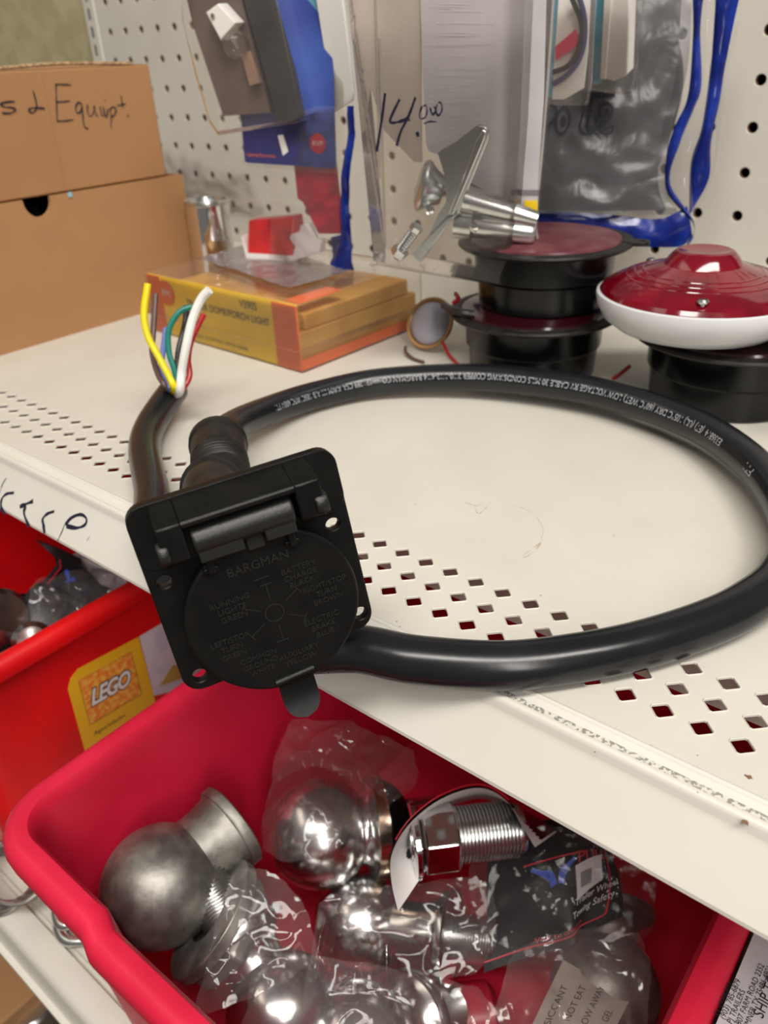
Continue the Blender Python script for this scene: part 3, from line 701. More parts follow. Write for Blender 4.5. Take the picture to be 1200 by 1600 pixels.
# white based stop light
wc = at(1092, 455, 'z', 2.22); wr_ = 1.84
wz = 1.50
wl = thing('stop_light', 'domed red stop light with white base and screws, topmost at the right', 'light', (wc.x, wc.y, wz))
part('base', MB().lathe((wc.x, wc.y, wz), (0, 0, 1), [(0, 0), (wr_ * .62, 0), (wr_ * .80, .08), (wr_ * .93, .26), (wr_ * 1.0, .50), (wr_ * 1.02, .66), (wr_ * 1.015, .72), (wr_ * .99, .74), (wr_ * .95, .72)], 72), 'base_white', wl, 'white plastic base')
ZL = wz + .68
part('lens', MB().lathe((wc.x, wc.y, ZL), (0, 0, 1), [(wr_ * .985, 0), (wr_ * .985, .07), (wr_ * .96, .14), (wr_ * .88, .24), (wr_ * .74, .35), (wr_ * .58, .44), (wr_ * .46, .51), (wr_ * .38, .56), (wr_ * .33, .70), (wr_ * .28, .79), (wr_ * .25, .81), (wr_ * .22, .80), (wr_ * .12, .77), (0, .76)], 72), 'red_lens', wl, 'red ringed dome lens', smooth=.35)
rg = MB()
for rr, zz in ((.66, .395), (.58, .44), (.50, .475), (.74, .35)):
    rg.lathe((wc.x, wc.y, ZL), (0, 0, 1), [(wr_ * rr + .02, zz - .02), (wr_ * rr, zz + .012), (wr_ * rr - .03, zz + .012)], 72)
part('lens_rings', rg, 'red_lens', wl)
arm = at(1200, 505, 'z', 1.95)
part('base_arm', MB().tube([(wc.x + .9, wc.y - .8, wz + .28), arm, arm + V((1.6, -.4, 0))], .3, 16), 'base_white', wl)
for (u, v) in ((975, 398), (1097, 475), (1194, 392)):
    d = at(u, v, 'z', ZL + .2); d = V((d.x - wc.x, d.y - wc.y, 0)); d.normalize(); p_ = V((wc.x, wc.y, ZL + .24)) + d * wr_ * .88
    s0 = MB().lathe(p_, (0, 0, 1), [(.05, -.15), (.05, .02), (.10, .02), (.105, .05), (.07, .085), (0, .09)], 20)
    s0.box((-.06, -.012, .082), (.06, .012, .096), Fr(p_, (1, .3, 0), (-.3, 1, 0)), 1)
    part('screw', s0, ['zinc', 'dark'], wl, 'metal screw')
# little round lamp
lc = atd(672, 505, 19.2)
LF = Fr(lc, CX * .9 + V((0, 0, 0)), -CY); ax_ = (-CZ + V((-.25, -.1, .05))).normalized() 
rl = thing('round_marker_lamp', 'small round lamp with tan metal rim and pale grey face near the yellow pack', 'light', (lc.x, lc.y, 0))
part('rim', MB().lathe(lc, ax_ + CX * -.35, [(0, -.35), (.35, -.3), (.60, -.05), (.64, 0), (.62, .05), (.56, .04), (.52, 0)], 36), 'amber', rl, 'tan metal rim')
part('face', MB().lathe(lc, ax_ + CX * -.35, [(.52, 0), (.47, .10), (.30, .20), (0, .24)], 36), 'lav', rl, 'pale grey domed face')
def wire(pts, r, wm, label, grp=None):
    P_ = [at(u, v, 'z', z) for u, v, z in pts]; return solo('loose_wire', MB().tube(P_, r, 8), wm, label, 'wire')
wire([(662, 566, .05), (645, 560, .06), (634, 550, .12), (634, 541, .22)], .04, WC['brown'], 'short dark brown wire curling up from the shelf by the small lamp')
wire([(692, 536, .3), (700, 552, .15), (712, 566, .05), (722, 574, .05)], .04, WC['red'], 'red wire lying between the small lamp and the tail light stack')
wire([(985, 571, .3), (972, 582, .12), (958, 592, .05)], .045, WC['red'], 'short red wire between the two stacks of tail lights')
wire([(708, 474, 1.5), (716, 467, 1.6), (712, 459, 1.65)], .05, WC['red'], 'red wire bit at the rim of the lower left tail light')
wire([(694, 478, 1.25), (706, 484, 1.45), (722, 489, 1.5), (740, 492, 1.46)], .09, 'rubber', 'thick black lead lying across the lower left tail light rim')

# ================================================================== HANGING PACKS
def rod(x, z, y1, label):
    mb = MB().tube([(x, .0, z), (x, y1, z + .1), (x, y1 - .3, z + .5)], .09, 10)
    return solo('peg_hook', mb, 'zinc', label, 'hook')
# --- blue card with bulb
Bf = Fr(atd(383, 254, 19.6), atd(536, 264, 18.9) - atd(383, 254, 19.6), atd(336, 7, 17.9) - atd(383, 254, 19.6))
bw = (atd(536, 264, 18.9) - atd(383, 254, 19.6)).length; bh = 5.2
bt_ = thing('bulb_blister_pack', 'blue blister card holding a clear bulb with white socket beside a dark panel', 'package', Bf(bw / 2, 0))
part('card', MB().plate([rrect(0, 0, bw * .93, bh, .08)], Bf, -.05, 0), 'blue_card', bt_)
part('lower_panel', MB().plate([[(0, .02), (1.4, .02), (1.75, .55), (1.55, 1.05), (0, 1.05)]], Bf, 0, .01), 'blue_dk', bt_, 'darker blue printed panel')
part('clear_backing', MB().plate([rrect(-.08, -.12, bw + .02, bh, .1)], Bf, -.09, -.06), 'clam', bt_)
px = lambda X, Y, c=0: Bf.px(280 + X / 3.6375, Y / 3.6375, c)
def poly(pts, fr, pxf, c0, c1, bev=0): return MB().plate([[pxf(X, Y, c1) for X, Y in pts][::-1]], fr, c0, c1, bev)
dkp = poly([(80, 150), (250, 660), (520, 640), (360, 20), (350, -60), (30, -60)], Bf, px, .01, .28)
part('taupe_insert', dkp, 'brownish', bt_)
part('dark_panel', poly([(350, -60), (400, 120), (560, 700), (690, 670), (640, 400), (540, -60)], Bf, px, .01, .40, .03), 'grey_dk', bt_)
so_ = poly([(150, 70), (220, 20), (320, 130), (235, 230)], Bf, px, .3, .75, .03)
so_ = part('bulb_socket', so_, 'white_pl', bt_, 'white socket')
part('socket_clip', MB().lathe(Bf(*px(192, 90, .76), .76), Bf.n, [(.05, 0), (.05, .03), (0, .03)], 12), 'zinc', so_)
g0, g1 = V(Bf(*px(280, 190, .5), .5)), V(Bf(*px(360, 310, .5), .5))
part('glass_bulb', MB().lathe(g0, g1 - g0, [(.10, -.1), (.2, .0), (.30, .2), (.29, .36), (.18, .5), (0, .56)], 24), 'clam', bt_)
part('filament', MB().tube([g0, g0.lerp(g1, .4), g0.lerp(g1, .7)], .03, 6), 'chrome_s', bt_)
part('copper_contact', poly([(350, 310), (400, 290), (455, 470), (400, 490)], Bf, px, .35, .5, .01), 'copper', bt_)
bl_ = MB()
bout = [(35, -60), (50, 120), (120, 420), (200, 690), (250, 760), (700, 690), (740, 650), (690, 400), (560, -60)]
out2 = [px(X, Y, .5) for X, Y in bout]
cxm = sum(p[0] for p in out2) / len(out2); cym = sum(p[1] for p in out2) / len(out2)
def bubble(mb, fr, o, c0, c1, inset=.06):
    n = len(o); cx_ = sum(p[0] for p in o) / n; cy_ = sum(p[1] for p in o) / n
    rings = [(0, c0), (0, c1 - inset), (inset, c1)]
    vs = []
    for ins, c in rings:
        for a, b in o:
            d = math.hypot(a - cx_, b - cy_); k = (d - ins) / d; vs.append(fr(cx_ + (a - cx_) * k, cy_ + (b - cy_) * k, c))
    fs = []
    for r in range(2):
        for i in range(n): fs.append((r * n + i, r * n + (i + 1) % n, (r + 1) * n + (i + 1) % n, (r + 1) * n + i))
    fs.append(tuple(2 * n + i for i in range(n))); mb.add(vs, fs); return mb
part('blister', bubble(MB(), Bf, out2[::-1], .0, .85, .12), 'clam', bt_, 'clear plastic bubble', smooth=.5)
em2 = part('round_emblem', MB().plate([circ(*px(788, 815), .20, 20, .22)], Bf, 0, .012), 'redline', bt_)
ea, eb = px(788, 815)
part('lettering', MB().text('RVP', .16, lambda a, b, c: Bf(ea + a, eb - .05 + b, .016), ax='CENTER'), 'white_paper', em2)
part('printed_part_picture', poly([(560, 770), (590, 765), (620, 860), (590, 885), (575, 830)], Bf, px, 0, .012), 'white_pl', bt_)
part('lettering', MB().text('Lighting Electronics', .10, lambda a, b, c: Bf(px(385, 885)[0] + a, px(385, 885)[1] + b, .014)), 'orange', bt_)
# --- teal pack with white tray
Tf = Fr(atd(528, 185, 18.6), atd(556, 160, 18.1) - atd(528, 185, 18.6), atd(496, 0, 17.0) - atd(528, 185, 18.6))
tq = lambda X, Y, c=0: Tf.px(280 + X / 3.6375, Y / 3.6375, c)
tt_ = thing('tray_blister_pack', 'teal card pack with a narrow white tray hanging right of the bulb pack', 'package', Tf(0, 0))
part('tray', poly([(885, 640), (985, 575), (990, 520), (960, 250), (925, -40), (770, -40), (840, 400)], Tf, tq, -.1, .0, .03), 'white_pl', tt_, bevel=.02)
part('card', poly([(690, -40), (870, 640), (885, 640), (775, -40)], Tf, tq, -.16, -.12), 'teal', tt_)
# --- red and blue bag
Rf = Fr(atd(478, 395, 20.4), atd(550, 420, 20.0) - atd(478, 395, 20.4), atd(480, 180, 18.7) - atd(478, 395, 20.4))
rq = lambda X, Y, c=0: Rf.px(280 + X / 3.6375, Y / 3.6375, c)
rt = thing('lens_bag', 'bag with blue side strip holding a red lens, hanging behind the bulb pack', 'bag', Rf(.5, 0))
def strip(fr, q_, L_, R_, n, amp, s, seed, c=0):
    L3 = catmull([V((*q_(*p, 0), 0)) for p in L_], 8); R3 = catmull([V((*q_(*p, 0), 0)) for p in R_], 8); m_ = min(len(L3), len(R3))
    def f(u, v):
        i = min(int(v * (m_ - 1)), m_ - 1); a = L3[i].lerp(R3[i], u); P_ = fr(a.x, a.y, c)
        return P_ + fr.n * (amp * crumple(P_, s, seed) + .10 * math.sin(u * math.pi))
    return MB().grid(f, n, m_ - 1)
part('blue_strip', strip(Rf, rq, [(860, 1500), (920, 1350), (920, 1200), (930, 960), (955, 800), (958, 600)], [(990, 1535), (985, 1380), (975, 1230), (975, 1000), (995, 800), (1000, 600)], 6, .05, 2, 4), 'blue_film', rt, 'blue edge strip')
part('blue_corner', poly([(860, 1350), (930, 1330), (990, 1535), (880, 1500)], Rf, rq, -.06, -.02), 'blue_film', rt)
part('red_lens_panel', poly([(650, 940), (880, 920), (925, 1330), (790, 1330), (700, 1150), (670, 1130)], Rf, rq, -.25, -.1, .03), 'red_film', rt, 'red lens inside the bag')
part('film', strip(Rf, rq, [(520, 1500), (530, 1300), (520, 1100), (500, 900), (600, 600)], [(900, 1480), (925, 1330), (920, 1150), (925, 960), (930, 600)], 20, .04, 2, 9, .06), 'bag', rt, 'clear film')
# --- small bag at the pegboard, left
sheet('clear_bag', 'thin empty clear bag against the pegboard above the metal can', 'bag', [at(262, 300, 'y', -.25), at(420, 330, 'y', -.25), at(380, 262, 'y', -.2), at(255, 222, 'y', -.2)], 'bag', amp=.12, s=.9, seed=8)

# --- the big clamshell with the bracket
Cf = Fr(atd(588, 418, 17.6), atd(824, 452, 16.6) - atd(588, 418, 17.6), atd(545, 0, 14.4) - atd(588, 418, 17.6))
ck = lambda X, Y, c=0: Cf.px(520 + X / 3.158, Y / 3.158, c)
cw = (atd(824, 452, 16.6) - atd(588, 418, 17.6)).length; chh = Cf.loc(atd(545, -60, 13.2))[1]
cl = thing('clamshell_pack', 'clear clamshell handwritten 14.00 holding a zinc bracket, hanging in the centre', 'package', Cf(cw / 2, 0))
def C(pts, c0, c1, bev=0): return poly(pts, Cf, ck, c0, c1, bev)
part('grey_insert', C([(425, -260), (440, 300), (460, 700), (470, 745), (540, 770), (640, 880), (880, 1010), (1010, 1060), (1010, 930), (1040, 500), (1060, -260)], -.25, -.22), 'grey_paper', cl, 'pale grey printed insert')
part('back_card', C([(130, -260), (130, 240), (250, 640), (400, 800), (440, 800), (430, -260)], -.30, -.27), 'beige', cl, 'beige sticker seen through the shell')
part('yellow_tag', C([(945, 990), (1010, 990), (1010, 1060), (990, 1060), (945, 1030)], -.21, -.20), 'yellow', cl)
bc = MB()
for k in range(18):
    x = 870 + k * 8; bc.add([Cf(*ck(x, 955), -.212), Cf(*ck(x + 4, 955), -.212), Cf(*ck(x + 4, 985), -.212), Cf(*ck(x, 985), -.212)], [(0, 1, 2, 3)])
part('fine_print', bc, 'ink', cl)
lnm = MB()
rnd = random.Random(3)
for k in range(34):
    y = rnd.uniform(20, 720); x = rnd.uniform(440, 520); l = rnd.uniform(80, 320)
    lnm.ribbon([ck(x, y), ck(x + l * .5, y), ck(x + l, y + 3)], .012, Cf, -.21)
M['palegrey'] = mat('pale_scratches', (.72, .70, .72), .4)
part('scratch_lines', lnm, 'palegrey', cl)
# shell: tapered tray and rim
sho = [ck(*p) for p in [(200, 1300), (950, 1420), (985, 1100), (1030, 600), (1085, -260), (50, -260), (110, 420), (150, 900)]]
inner = [ck(*p) for p in [(235, 1255), (880, 1380), (910, 1100), (950, 600), (985, -260), (95, -260)]]
rim = MB().plate([sho[::1]], Cf, -.30, -.29)
part('shell_rim', rim, 'clam', cl)
sideo = bubble(MB(), Cf, inner, -.28, .48, .10)
part('shell', sideo, 'clam', cl, 'clear moulded tray', smooth=.5)
part('shell_back', MB().plate([sho], Cf, -.62, -.60), 'clam', cl)
for a, b in (((200, 1300), (950, 1420)), ((950, 1420), (985, 1100)), ((200, 1300), (150, 900))):
    pass
er = MB()
for pl in ([(70, -60), (110, 420), (150, 900), (200, 1300), (215, 1330), (950, 1420), (985, 1100), (1030, 600), (1075, -60)], [(880, -60), (920, 400), (900, 1000), (885, 1360)], [(930, -60), (955, 500), (925, 1050), (900, 1370)], [(205, 200), (215, 600), (235, 1240)], [(240, 1262), (870, 1378)], [(95, -60), (185, 900), (232, 1255)], [(180, -60), (195, 420), (205, 900)], [(1010, -60), (1000, 500), (960, 1050), (930, 1400)]):
    er.tube([Cf(*ck(*p), -.27) for p in pl], .026, 8)
part('shell_edge', er, 'edge', cl, 'rounded clear edge beads')
ht = MB(); cs = lambda pts, wd: ht.ribbon([ck(X, Y, .50) for X, Y in pts], wd, Cf, .50)
cs([(258, 460), (240, 600), (216, 748)], .07)
cs([(330, 490), (300, 550), (282, 600), (310, 605), (345, 595), (375, 580)], .07); cs([(408, 480), (375, 570), (335, 650), (315, 720)], .065)
cs([(440, 525), (428, 560), (432, 585), (455, 580), (465, 550), (460, 520), (445, 525)], .045); cs([(480, 530), (488, 560), (495, 565), (508, 545), (500, 525)], .045); cs([(515, 515), (508, 550), (522, 570), (538, 545), (535, 510), (520, 505)], .045)
cs([(450, 610), (480, 600), (512, 602)], .04); cs([(415, 650), (420, 670), (422, 675)], .08); cs([(375, 590), (378, 594), (380, 597)], .06)
part('handwriting', ht, 'ink_blue', cl, 'handwritten price 14.00')
# bracket inside
bk = thing('zinc_bracket', 'bright zinc pivot bracket with bolt inside the hanging clamshell', 'bracket', Cf(*ck(560, 1100), .3))
part('plate', C([(430, 1290), (385, 1255), (560, 1070), (600, 1060), (745, 700), (750, 660), (735, 640), (710, 635), (600, 720), (530, 760), (560, 860), (570, 1000), (530, 1060)], .35, .5, .04), 'zinc', bk)
part('plate_edge', C([(595, 1065), (750, 690), (755, 650), (740, 640), (700, 700), (640, 880), (565, 1060)], .5, .62, .03), 'zinc', bk)
part('lower_foot', C([(385, 1255), (560, 1080), (600, 1070), (430, 1300)], .5, .68, .02), 'zinc', bk)
c0_, c1_ = Cf(*ck(450, 880), .35), Cf(*ck(560, 930), .30)
dsk = V(c1_) - V(c0_)
part('round_cup', MB().lathe(c0_, dsk + Cf.n * -.12, [(0, .02), (.34, .0), (.46, .05), (.50, .10), (.47, .16), (.36, .3), (.26, .5), (0, .5)], 36), 'zinc', bk)
t0_, t1_ = V(Cf(*ck(620, 1080), .2)), V(Cf(*ck(1000, 1150), .0))
part('pivot_tube', MB().lathe(t0_, t1_ - t0_, [(0, 0), (.30, 0), (.30, .35), (.24, .4), (.24, (t1_ - t0_).length * .95), (.20, (t1_ - t0_).length), (0, (t1_ - t0_).length)], 32), 'zinc', bk)
u0_, u1_ = V(Cf(*ck(670, 960), .25)), V(Cf(*ck(1010, 1080), .05))
part('pivot_arm', MB().lathe(u0_, u1_ - u0_, [(0, 0), (.26, 0), (.24, .5), (.16, (u1_ - u0_).length), (0, (u1_ - u0_).length)], 28), 'zinc', bk)
part('rivet', MB().lathe(Cf(*ck(730, 1080), .45), Cf.n, [(.09, 0), (.085, .04), (.04, .07), (0, .075)], 18), 'chrome_s', bk)
part('rivet', MB().lathe(Cf(*ck(525, 990), .55), Cf.n, [(.09, 0), (.085, .04), (.04, .07), (0, .075)], 18), 'chrome_s', bk)
s0_, s1_ = V(Cf(*ck(455, 1080), .62)), V(Cf(*ck(370, 1200), .62)); L_ = (s1_ - s0_).length
pr = [(0, 0), (.10, 0)] + [(.10 + .02 * (k % 2), L_ * k / 22) for k in range(1, 22)] + [(.10, L_), (0, L_)]
part('bolt', MB().lathe(s0_, s1_ - s0_, pr, 20), 'chrome_s', bk)
part('nut', MB().lathe(s0_.lerp(s1_, .75), s1_ - s0_, [(0, 0), (.17, 0), (.18, .03), (.18, .14), (.17, .16), (0, .16)], 6), 'zinc', bk, smooth=0)
part('bolt_head', MB().lathe(s0_.lerp(s1_, -.15), s1_ - s0_, [(0, 0), (.13, 0), (.14, .1), (0, .1)], 6), 'zinc', bk, smooth=0)

# --- two small blister packs right
gk = lambda X, Y: (820 + X / 3.158, Y / 3.158)
def small_pack(name, label, d, rect, tray):
    bl, br, tl = rect; f = Fr(atd(*gk(*bl), d), atd(*gk(*br), d * .985) - atd(*gk(*bl), d), atd(*gk(*tl), d * .935) - atd(*gk(*bl), d)); return f
S1 = small_pack('', '', 16.5, ((130, 500), (300, 510), (165, 0)), None)
s1q = lambda X, Y, c=0: S1.px(*gk(X, Y), c)
st1 = thing('wire_blister_pack', 'small blister pack with white backing and pink wire flag right of the clamshell', 'package', S1(0, 0))
part('backing', poly([(135, 490), (195, 490), (290, 435), (310, 250), (325, -60), (170, -60), (145, 300)], S1, s1q, -.06, 0), 'white_pl', st1)
part('blue_edge', poly([(110, 480), (140, 480), (165, 150), (172, -60), (140, -60)], S1, s1q, -.10, -.02), 'teal', st1)
part('pink_flag', poly([(150, 230), (250, 145), (270, 185), (292, 185), (290, 205), (150, 300)], S1, s1q, .1, .14), mat('pink_flag', (.70, .03, .10), .5), st1)
part('purple_wire', MB().tube([S1(*s1q(X, Y), .12) for X, Y in ((145, 410), (210, 370), (270, 300), (300, 200), (300, 80), (270, -40))], .055, 8), mat('navy_wire', (.06, .06, .20), .35), st1)
part('grey_wire', MB().tube([S1(*s1q(X, Y), .16) for X, Y in ((150, 350), (220, 320), (270, 250), (290, 120), (240, -20))], .05, 8), 'grey_dk', st1)
part('blister', MB().plate([[s1q(*p) for p in ((125, 505), (280, 508), (330, 470), (350, 200), (360, -60), (165, -60))]], S1, .24, .25), 'clam', st1)
part('blister_edge', MB().tube([S1(*s1q(*p), .2) for p in ((130, 500), (280, 505), (325, 470), (345, 200), (360, -60))], .03, 6), 'bag', st1)
S2 = small_pack('', '', 16.9, ((375, 400), (520, 430), (400, 0)), None)
s2q = lambda X, Y, c=0: S2.px(*gk(X, Y), c)
st2 = thing('box_blister_pack', 'small blister pack with narrow white tray beside the pink wire pack', 'package', S2(0, 0))
part('tray', poly([(375, 385), (440, 400), (505, 370), (512, 150), (518, -60), (400, -60), (390, 150)], S2, s2q, -.3, .05, .02), 'white_pl', st2, bevel=.03)
part('tray_edge', poly([(373, 385), (395, 392), (430, -60), (395, -60)], S2, s2q, .05, .09), mat('bright_white_plastic', (.9, .88, .85), .3), st2)
part('blister', MB().plate([[s2q(*p) for p in ((340, 420), (500, 440), (555, 400), (590, 150), (610, -60), (350, -60))]], S2, .26, .27), 'clam', st2)
part('blister_edge', MB().tube([S2(*s2q(*p), .2) for p in ((340, 420), (500, 440), (552, 400), (585, 150), (610, -60))], .03, 6), 'bag', st2)
part('blue_edge', poly([(335, 420), (375, 410), (398, -60), (345, -60)], S2, s2q, -.12, -.02), 'teal', st2)

# --- the large blue-edged bag
Gf = Fr(atd(720, 345, 19.6), atd(1080, 380, 18.6) - atd(720, 345, 19.6), atd(760, 0, 17.6) - atd(720, 345, 19.6))
gq = lambda X, Y, c=0: Gf.px(*gk(X, Y), c)
gt = thing('cable_bag', 'large blue-edged bag holding dark coiled cable, hanging at the right', 'bag', Gf(3, 0))
def gstrip(L_, R_, n, amp, s, seed, c, mt, name, label=None, bulge=.1):
    L3 = catmull([V((*gq(*p), 0)) for p in L_], 8); R3 = catmull([V((*gq(*p), 0)) for p in R_], 8); m_ = min(len(L3), len(R3))
    def f(u, v):
        i = min(int(round(v * (m_ - 1))), m_ - 1); a = L3[i].lerp(R3[i], u); P_ = Gf(a.x, a.y, c)
        return P_ + Gf.n * (amp * crumple(P_, s, seed) + bulge * math.sin(u * math.pi))
    return part(name, MB().grid(f, n, m_ - 1), mt, gt, label, smooth=.8)
gstrip([(-300, 1040), (-300, 800), (-300, 500), (-300, 200), (-300, -60)], [(760, 1060), (690, 900), (720, 640), (800, 350), (825, -60)], 26, .10, 1.3, 2, 0, 'bag_grey', 'front_film', 'smoky clear bag front', .35)
M['bagdark'] = mat('dark_grey_contents', (.045, .046, .048), .5, c2=(.12, .12, .125), nscale=.7, bump=.15, bscale=2, lo=.45, hi=.72)
gstrip([(-300, 1040), (-300, 800), (-300, 500), (-300, 200), (-300, -60)], [(700, 1040), (660, 900), (680, 640), (750, 350), (780, -60)], 20, .08, .9, 6, -.25, 'bagdark', 'contents', 'dark grey contents', .3)
gstrip([(-300, 1050), (-120, 1050), (105, 1040), (400, 1055), (640, 1080), (760, 1040), (800, 1015)], [(-300, 1190), (-120, 1170), (105, 1160), (400, 1190), (600, 1215), (760, 1215), (825, 1170)], 8, .03, 2, 3, .06, 'blue_film', 'blue_bottom_strip', 'blue bottom strip')
gstrip([(790, 1215), (830, 1110), (700, 950), (698, 760), (740, 620), (800, 480), (825, 200), (825, -60)], [(830, 1170), (826, 1080), (715, 900), (765, 700), (830, 540), (868, 420), (862, 150), (885, -60)], 6, .04, 1.5, 5, .1, 'blue_film', 'blue_side_strip', 'blue side strip')
gstrip([(815, 1060), (825, 800), (880, 620), (925, 300), (945, 30), (945, -60)], [(835, 1040), (915, 880), (925, 700), (968, 500), (1000, 300), (1075, -60)], 8, .04, 1.5, 7, -.25, 'blue_film', 'rear_blue_strip', 'second blue strip behind')
gstrip([(825, 1090), (715, 930), (765, 700), (868, 440), (862, 150), (885, -60)], [(835, 1060), (825, 830), (885, 620), (925, 320), (935, 100), (945, -60)], 8, .05, 1.5, 8, -.1, 'bag', 'side_gusset', 'clear gusset between the blue strips')
gstrip([(830, 1070), (930, 850), (965, 520), (1005, 300), (1050, 100)], [(838, 1060), (940, 880), (1000, 600), (1040, 300), (1065, 100)], 4, .03, 1.5, 9, -.3, 'bag', 'rear_film', 'clear rear film')
cbm = MB().tube([Gf(*gq(X, Y), -.62) for X, Y in ((600, -60), (640, 100), (700, 250), (715, 420), (660, 640), (560, 900))], .34, 20)
part('coiled_cable', cbm, 'cable', gt, 'dark coiled cable inside')
lt = MB()
ltx = lambda pts: lt.ribbon([gq(*p) for p in pts], .06, Gf, .50)
ltx([(60, 560), (20, 540), (-10, 590), (10, 650), (60, 655), (105, 610)]); ltx([(105, 640), (150, 590), (160, 540), (130, 520)]); ltx([(160, 600), (170, 560), (200, 530), (225, 560), (220, 620), (190, 660), (160, 640), (160, 600)]); ltx([(185, 600), (195, 575), (205, 600), (195, 620), (185, 600)])
ltx([(300, 480), (290, 560), (275, 630), (300, 660), (340, 640), (370, 590), (365, 560)]); ltx([(330, 470), (325, 560), (315, 620), (330, 635)])
ltx([(365, 590), (370, 540), (400, 515), (430, 540), (415, 590), (385, 610), (395, 640), (430, 625), (425, 655), (390, 665), (360, 640), (340, 650)]); ltx([(390, 575), (400, 550), (408, 560), (395, 580)])
part('lettering', lt, 'ink', gt, 'black outlined script letters')
part('dark_bar', poly([(280, 455), (445, 455), (445, 480), (280, 480)], Gf, gq, .47, .49), 'ink', gt)

# ================================================================== RED BINS
def tub(x0, x1, y0, y1, z_rim, z_floor, r, rimw, taper, deform=None, drop=.45):
    def ringpts(ins, z, n=9, ns=26):
        a0, a1, b0, b1 = x0 + ins, x1 - ins, y0 + ins, y1 - ins; rr = max(r - ins, .15); out = []
        for cx_, cy_, g, nx_, ny_ in ((a1 - rr, b1 - rr, 0, 0, 1), (a0 + rr, b1 - rr, 90, 0, 0), (a0 + rr, b0 + rr, 180, 0, 0), (a1 - rr, b0 + rr, 270, 0, 0)):
            for k in range(n): a = math.radians(g + 90 * k / (n - 1)); out.append(V((cx_ + rr * math.cos(a), cy_ + rr * math.sin(a), z)))
        # subdivide straights
        res = []
        for i, p in enumerate(out):
            res.append(p); q_ = out[(i + 1) % len(out)]
            if i % n == n - 1:
                for k in range(1, ns): res.append(p.lerp(q_, k / ns))
        if deform: res = [deform(p.copy(), ins) for p in res]
        return res
    H = z_rim - z_floor; t = taper
    prof = [(rimw * .75 + t, z_floor), (rimw * .75, z_rim - drop), (rimw * .6, z_rim - drop), (.0 + .02, z_rim - drop * .95), (0, z_rim - drop * .6), (.03, z_rim - .12), (.12, z_rim - .02), (rimw * .5, z_rim), (rimw * .85, z_rim - .04), (rimw * 1.0, z_rim - .14), (rimw * 1.05, z_rim - .4), (rimw * 1.0 + t, z_floor + .25), (rimw * 1.0 + t + .3, z_floor + .1)]
    mb = MB(); rings = [ringpts(i_, z) for i_, z in prof]; n = len(rings[0])
    for R_ in rings: mb.v += R_
    for k in range(len(rings) - 1):
        for i in range(n): mb.f.append((k * n + i, k * n + (i + 1) % n, (k + 1) * n + (i + 1) % n, (k + 1) * n + i)); mb.m.append(0)
    mb.f.append(tuple((len(rings) - 1) * n + i for i in range(n))); mb.m.append(0)
    mb.f.append(tuple(range(n))[::-1]); mb.m.append(0)
    return mb
RZ = -3.75
crx = at(165, 1425, 'z', RZ).x
def crack(p, ins):
    if p.y < -17.5 and p.x > crx and p.z > RZ - .5 and ins < .5:
        k = min(1, (p.x - crx) / .05) * math.exp(-(p.x - crx) / 6); p.y -= .10 * k; p.z -= .07 * k
    return p
b2x0, b2y0 = 20.88, -19.58
tb2 = thing('plastic_bin', 'worn pinkish red plastic bin full of hitch balls, with a cracked rim', 'bin', (26, -14, LZ))
part('tub', tub(b2x0, 30.88, b2y0, -8.0, RZ, LZ + .02, 1.05, .47, .5, crack), 'pink_bin', tb2, smooth=.7)
tb1 = thing('plastic_bin', 'bright red plastic bin with a yellow toy brand sticker on its side', 'bin', (14, -13, LZ))
BX = 17.85
part('tub', tub(8.2, BX, -18.9, -8.0, -3.6, LZ + .02, 1.0, .42, .35), 'red_bin', tb1, smooth=.7)
# stickers on its right side: plane through the tapered wall
wx = BX - .315; taper_sl = .35 / (-3.6 - .45 - LZ)
Sf = Fr((wx + .012, -18, -4.05), (0, 1, 0), (taper_sl, 0, 1))
s3 = lambda X, Y: Sf.px(X / 3, 740 + Y / 3, 0)
TL, TR = s3(340, 935), s3(648, 768)
def sticker_poly(pts, c): return MB().plate([[s3(*p) for p in pts][::-1]], Sf, c, c + .008)  # flat sticker piece in its own printed colour
ysx = MB().plate([[s3(*p) for p in ((318, 1010), (330, 960), (365, 915), (648, 766), (720, 1040), (790, 1300), (420, 1400), (395, 1290))][::-1]], Sf, 0, .008)
stk = part('sticker', ysx, 'lego_y', tb1, 'yellow sticker')
part('picture_sticker', sticker_poly([(652, 764), (760, 700), (900, 640), (960, 900), (900, 1000), (722, 1040)], 0), 'sky_st', tb1, 'pale picture sticker')
part('picture_sand', sticker_poly([(745, 995), (810, 895), (835, 900), (890, 930), (880, 950)], .008), 'sand', tb1)
lgp = part('logo_panel', sticker_poly([(365, 970), (612, 835), (660, 1030), (420, 1175)], .010), 'lego_o', stk, 'speckled orange logo panel')
bd_ = MB()
cps = [s3(365, 970), s3(612, 835), s3(660, 1030), s3(420, 1175)]
for a, b in zip(cps, cps[1:] + cps[:1]): bd_.ribbon([a, b], .02, Sf, .021, smooth=0)
part('logo_border', bd_, 'ink', lgp)
l0_, l1_ = s3(425, 1090), s3(610, 985); lv = V((l1_[0] - l0_[0], l1_[1] - l0_[1])); lh = V(s3(415, 1020)) - V(s3(428, 1092)) if 0 else None
vs, fs = text_geo('LEGO', 1, 0, 'LEFT', 0, .25, .92); tw = max(p[0] for p in vs)
kx = lv.length / tw; ky = kx * 1.45; e = lv.normalized(); f_ = V((-e.y, e.x))
def lf(c, off=0): return lambda p: Sf(l0_[0] + e.x * p[0] * kx + f_.x * p[1] * ky, l0_[1] + .02 + e.y * p[0] * kx + f_.y * p[1] * ky, c)
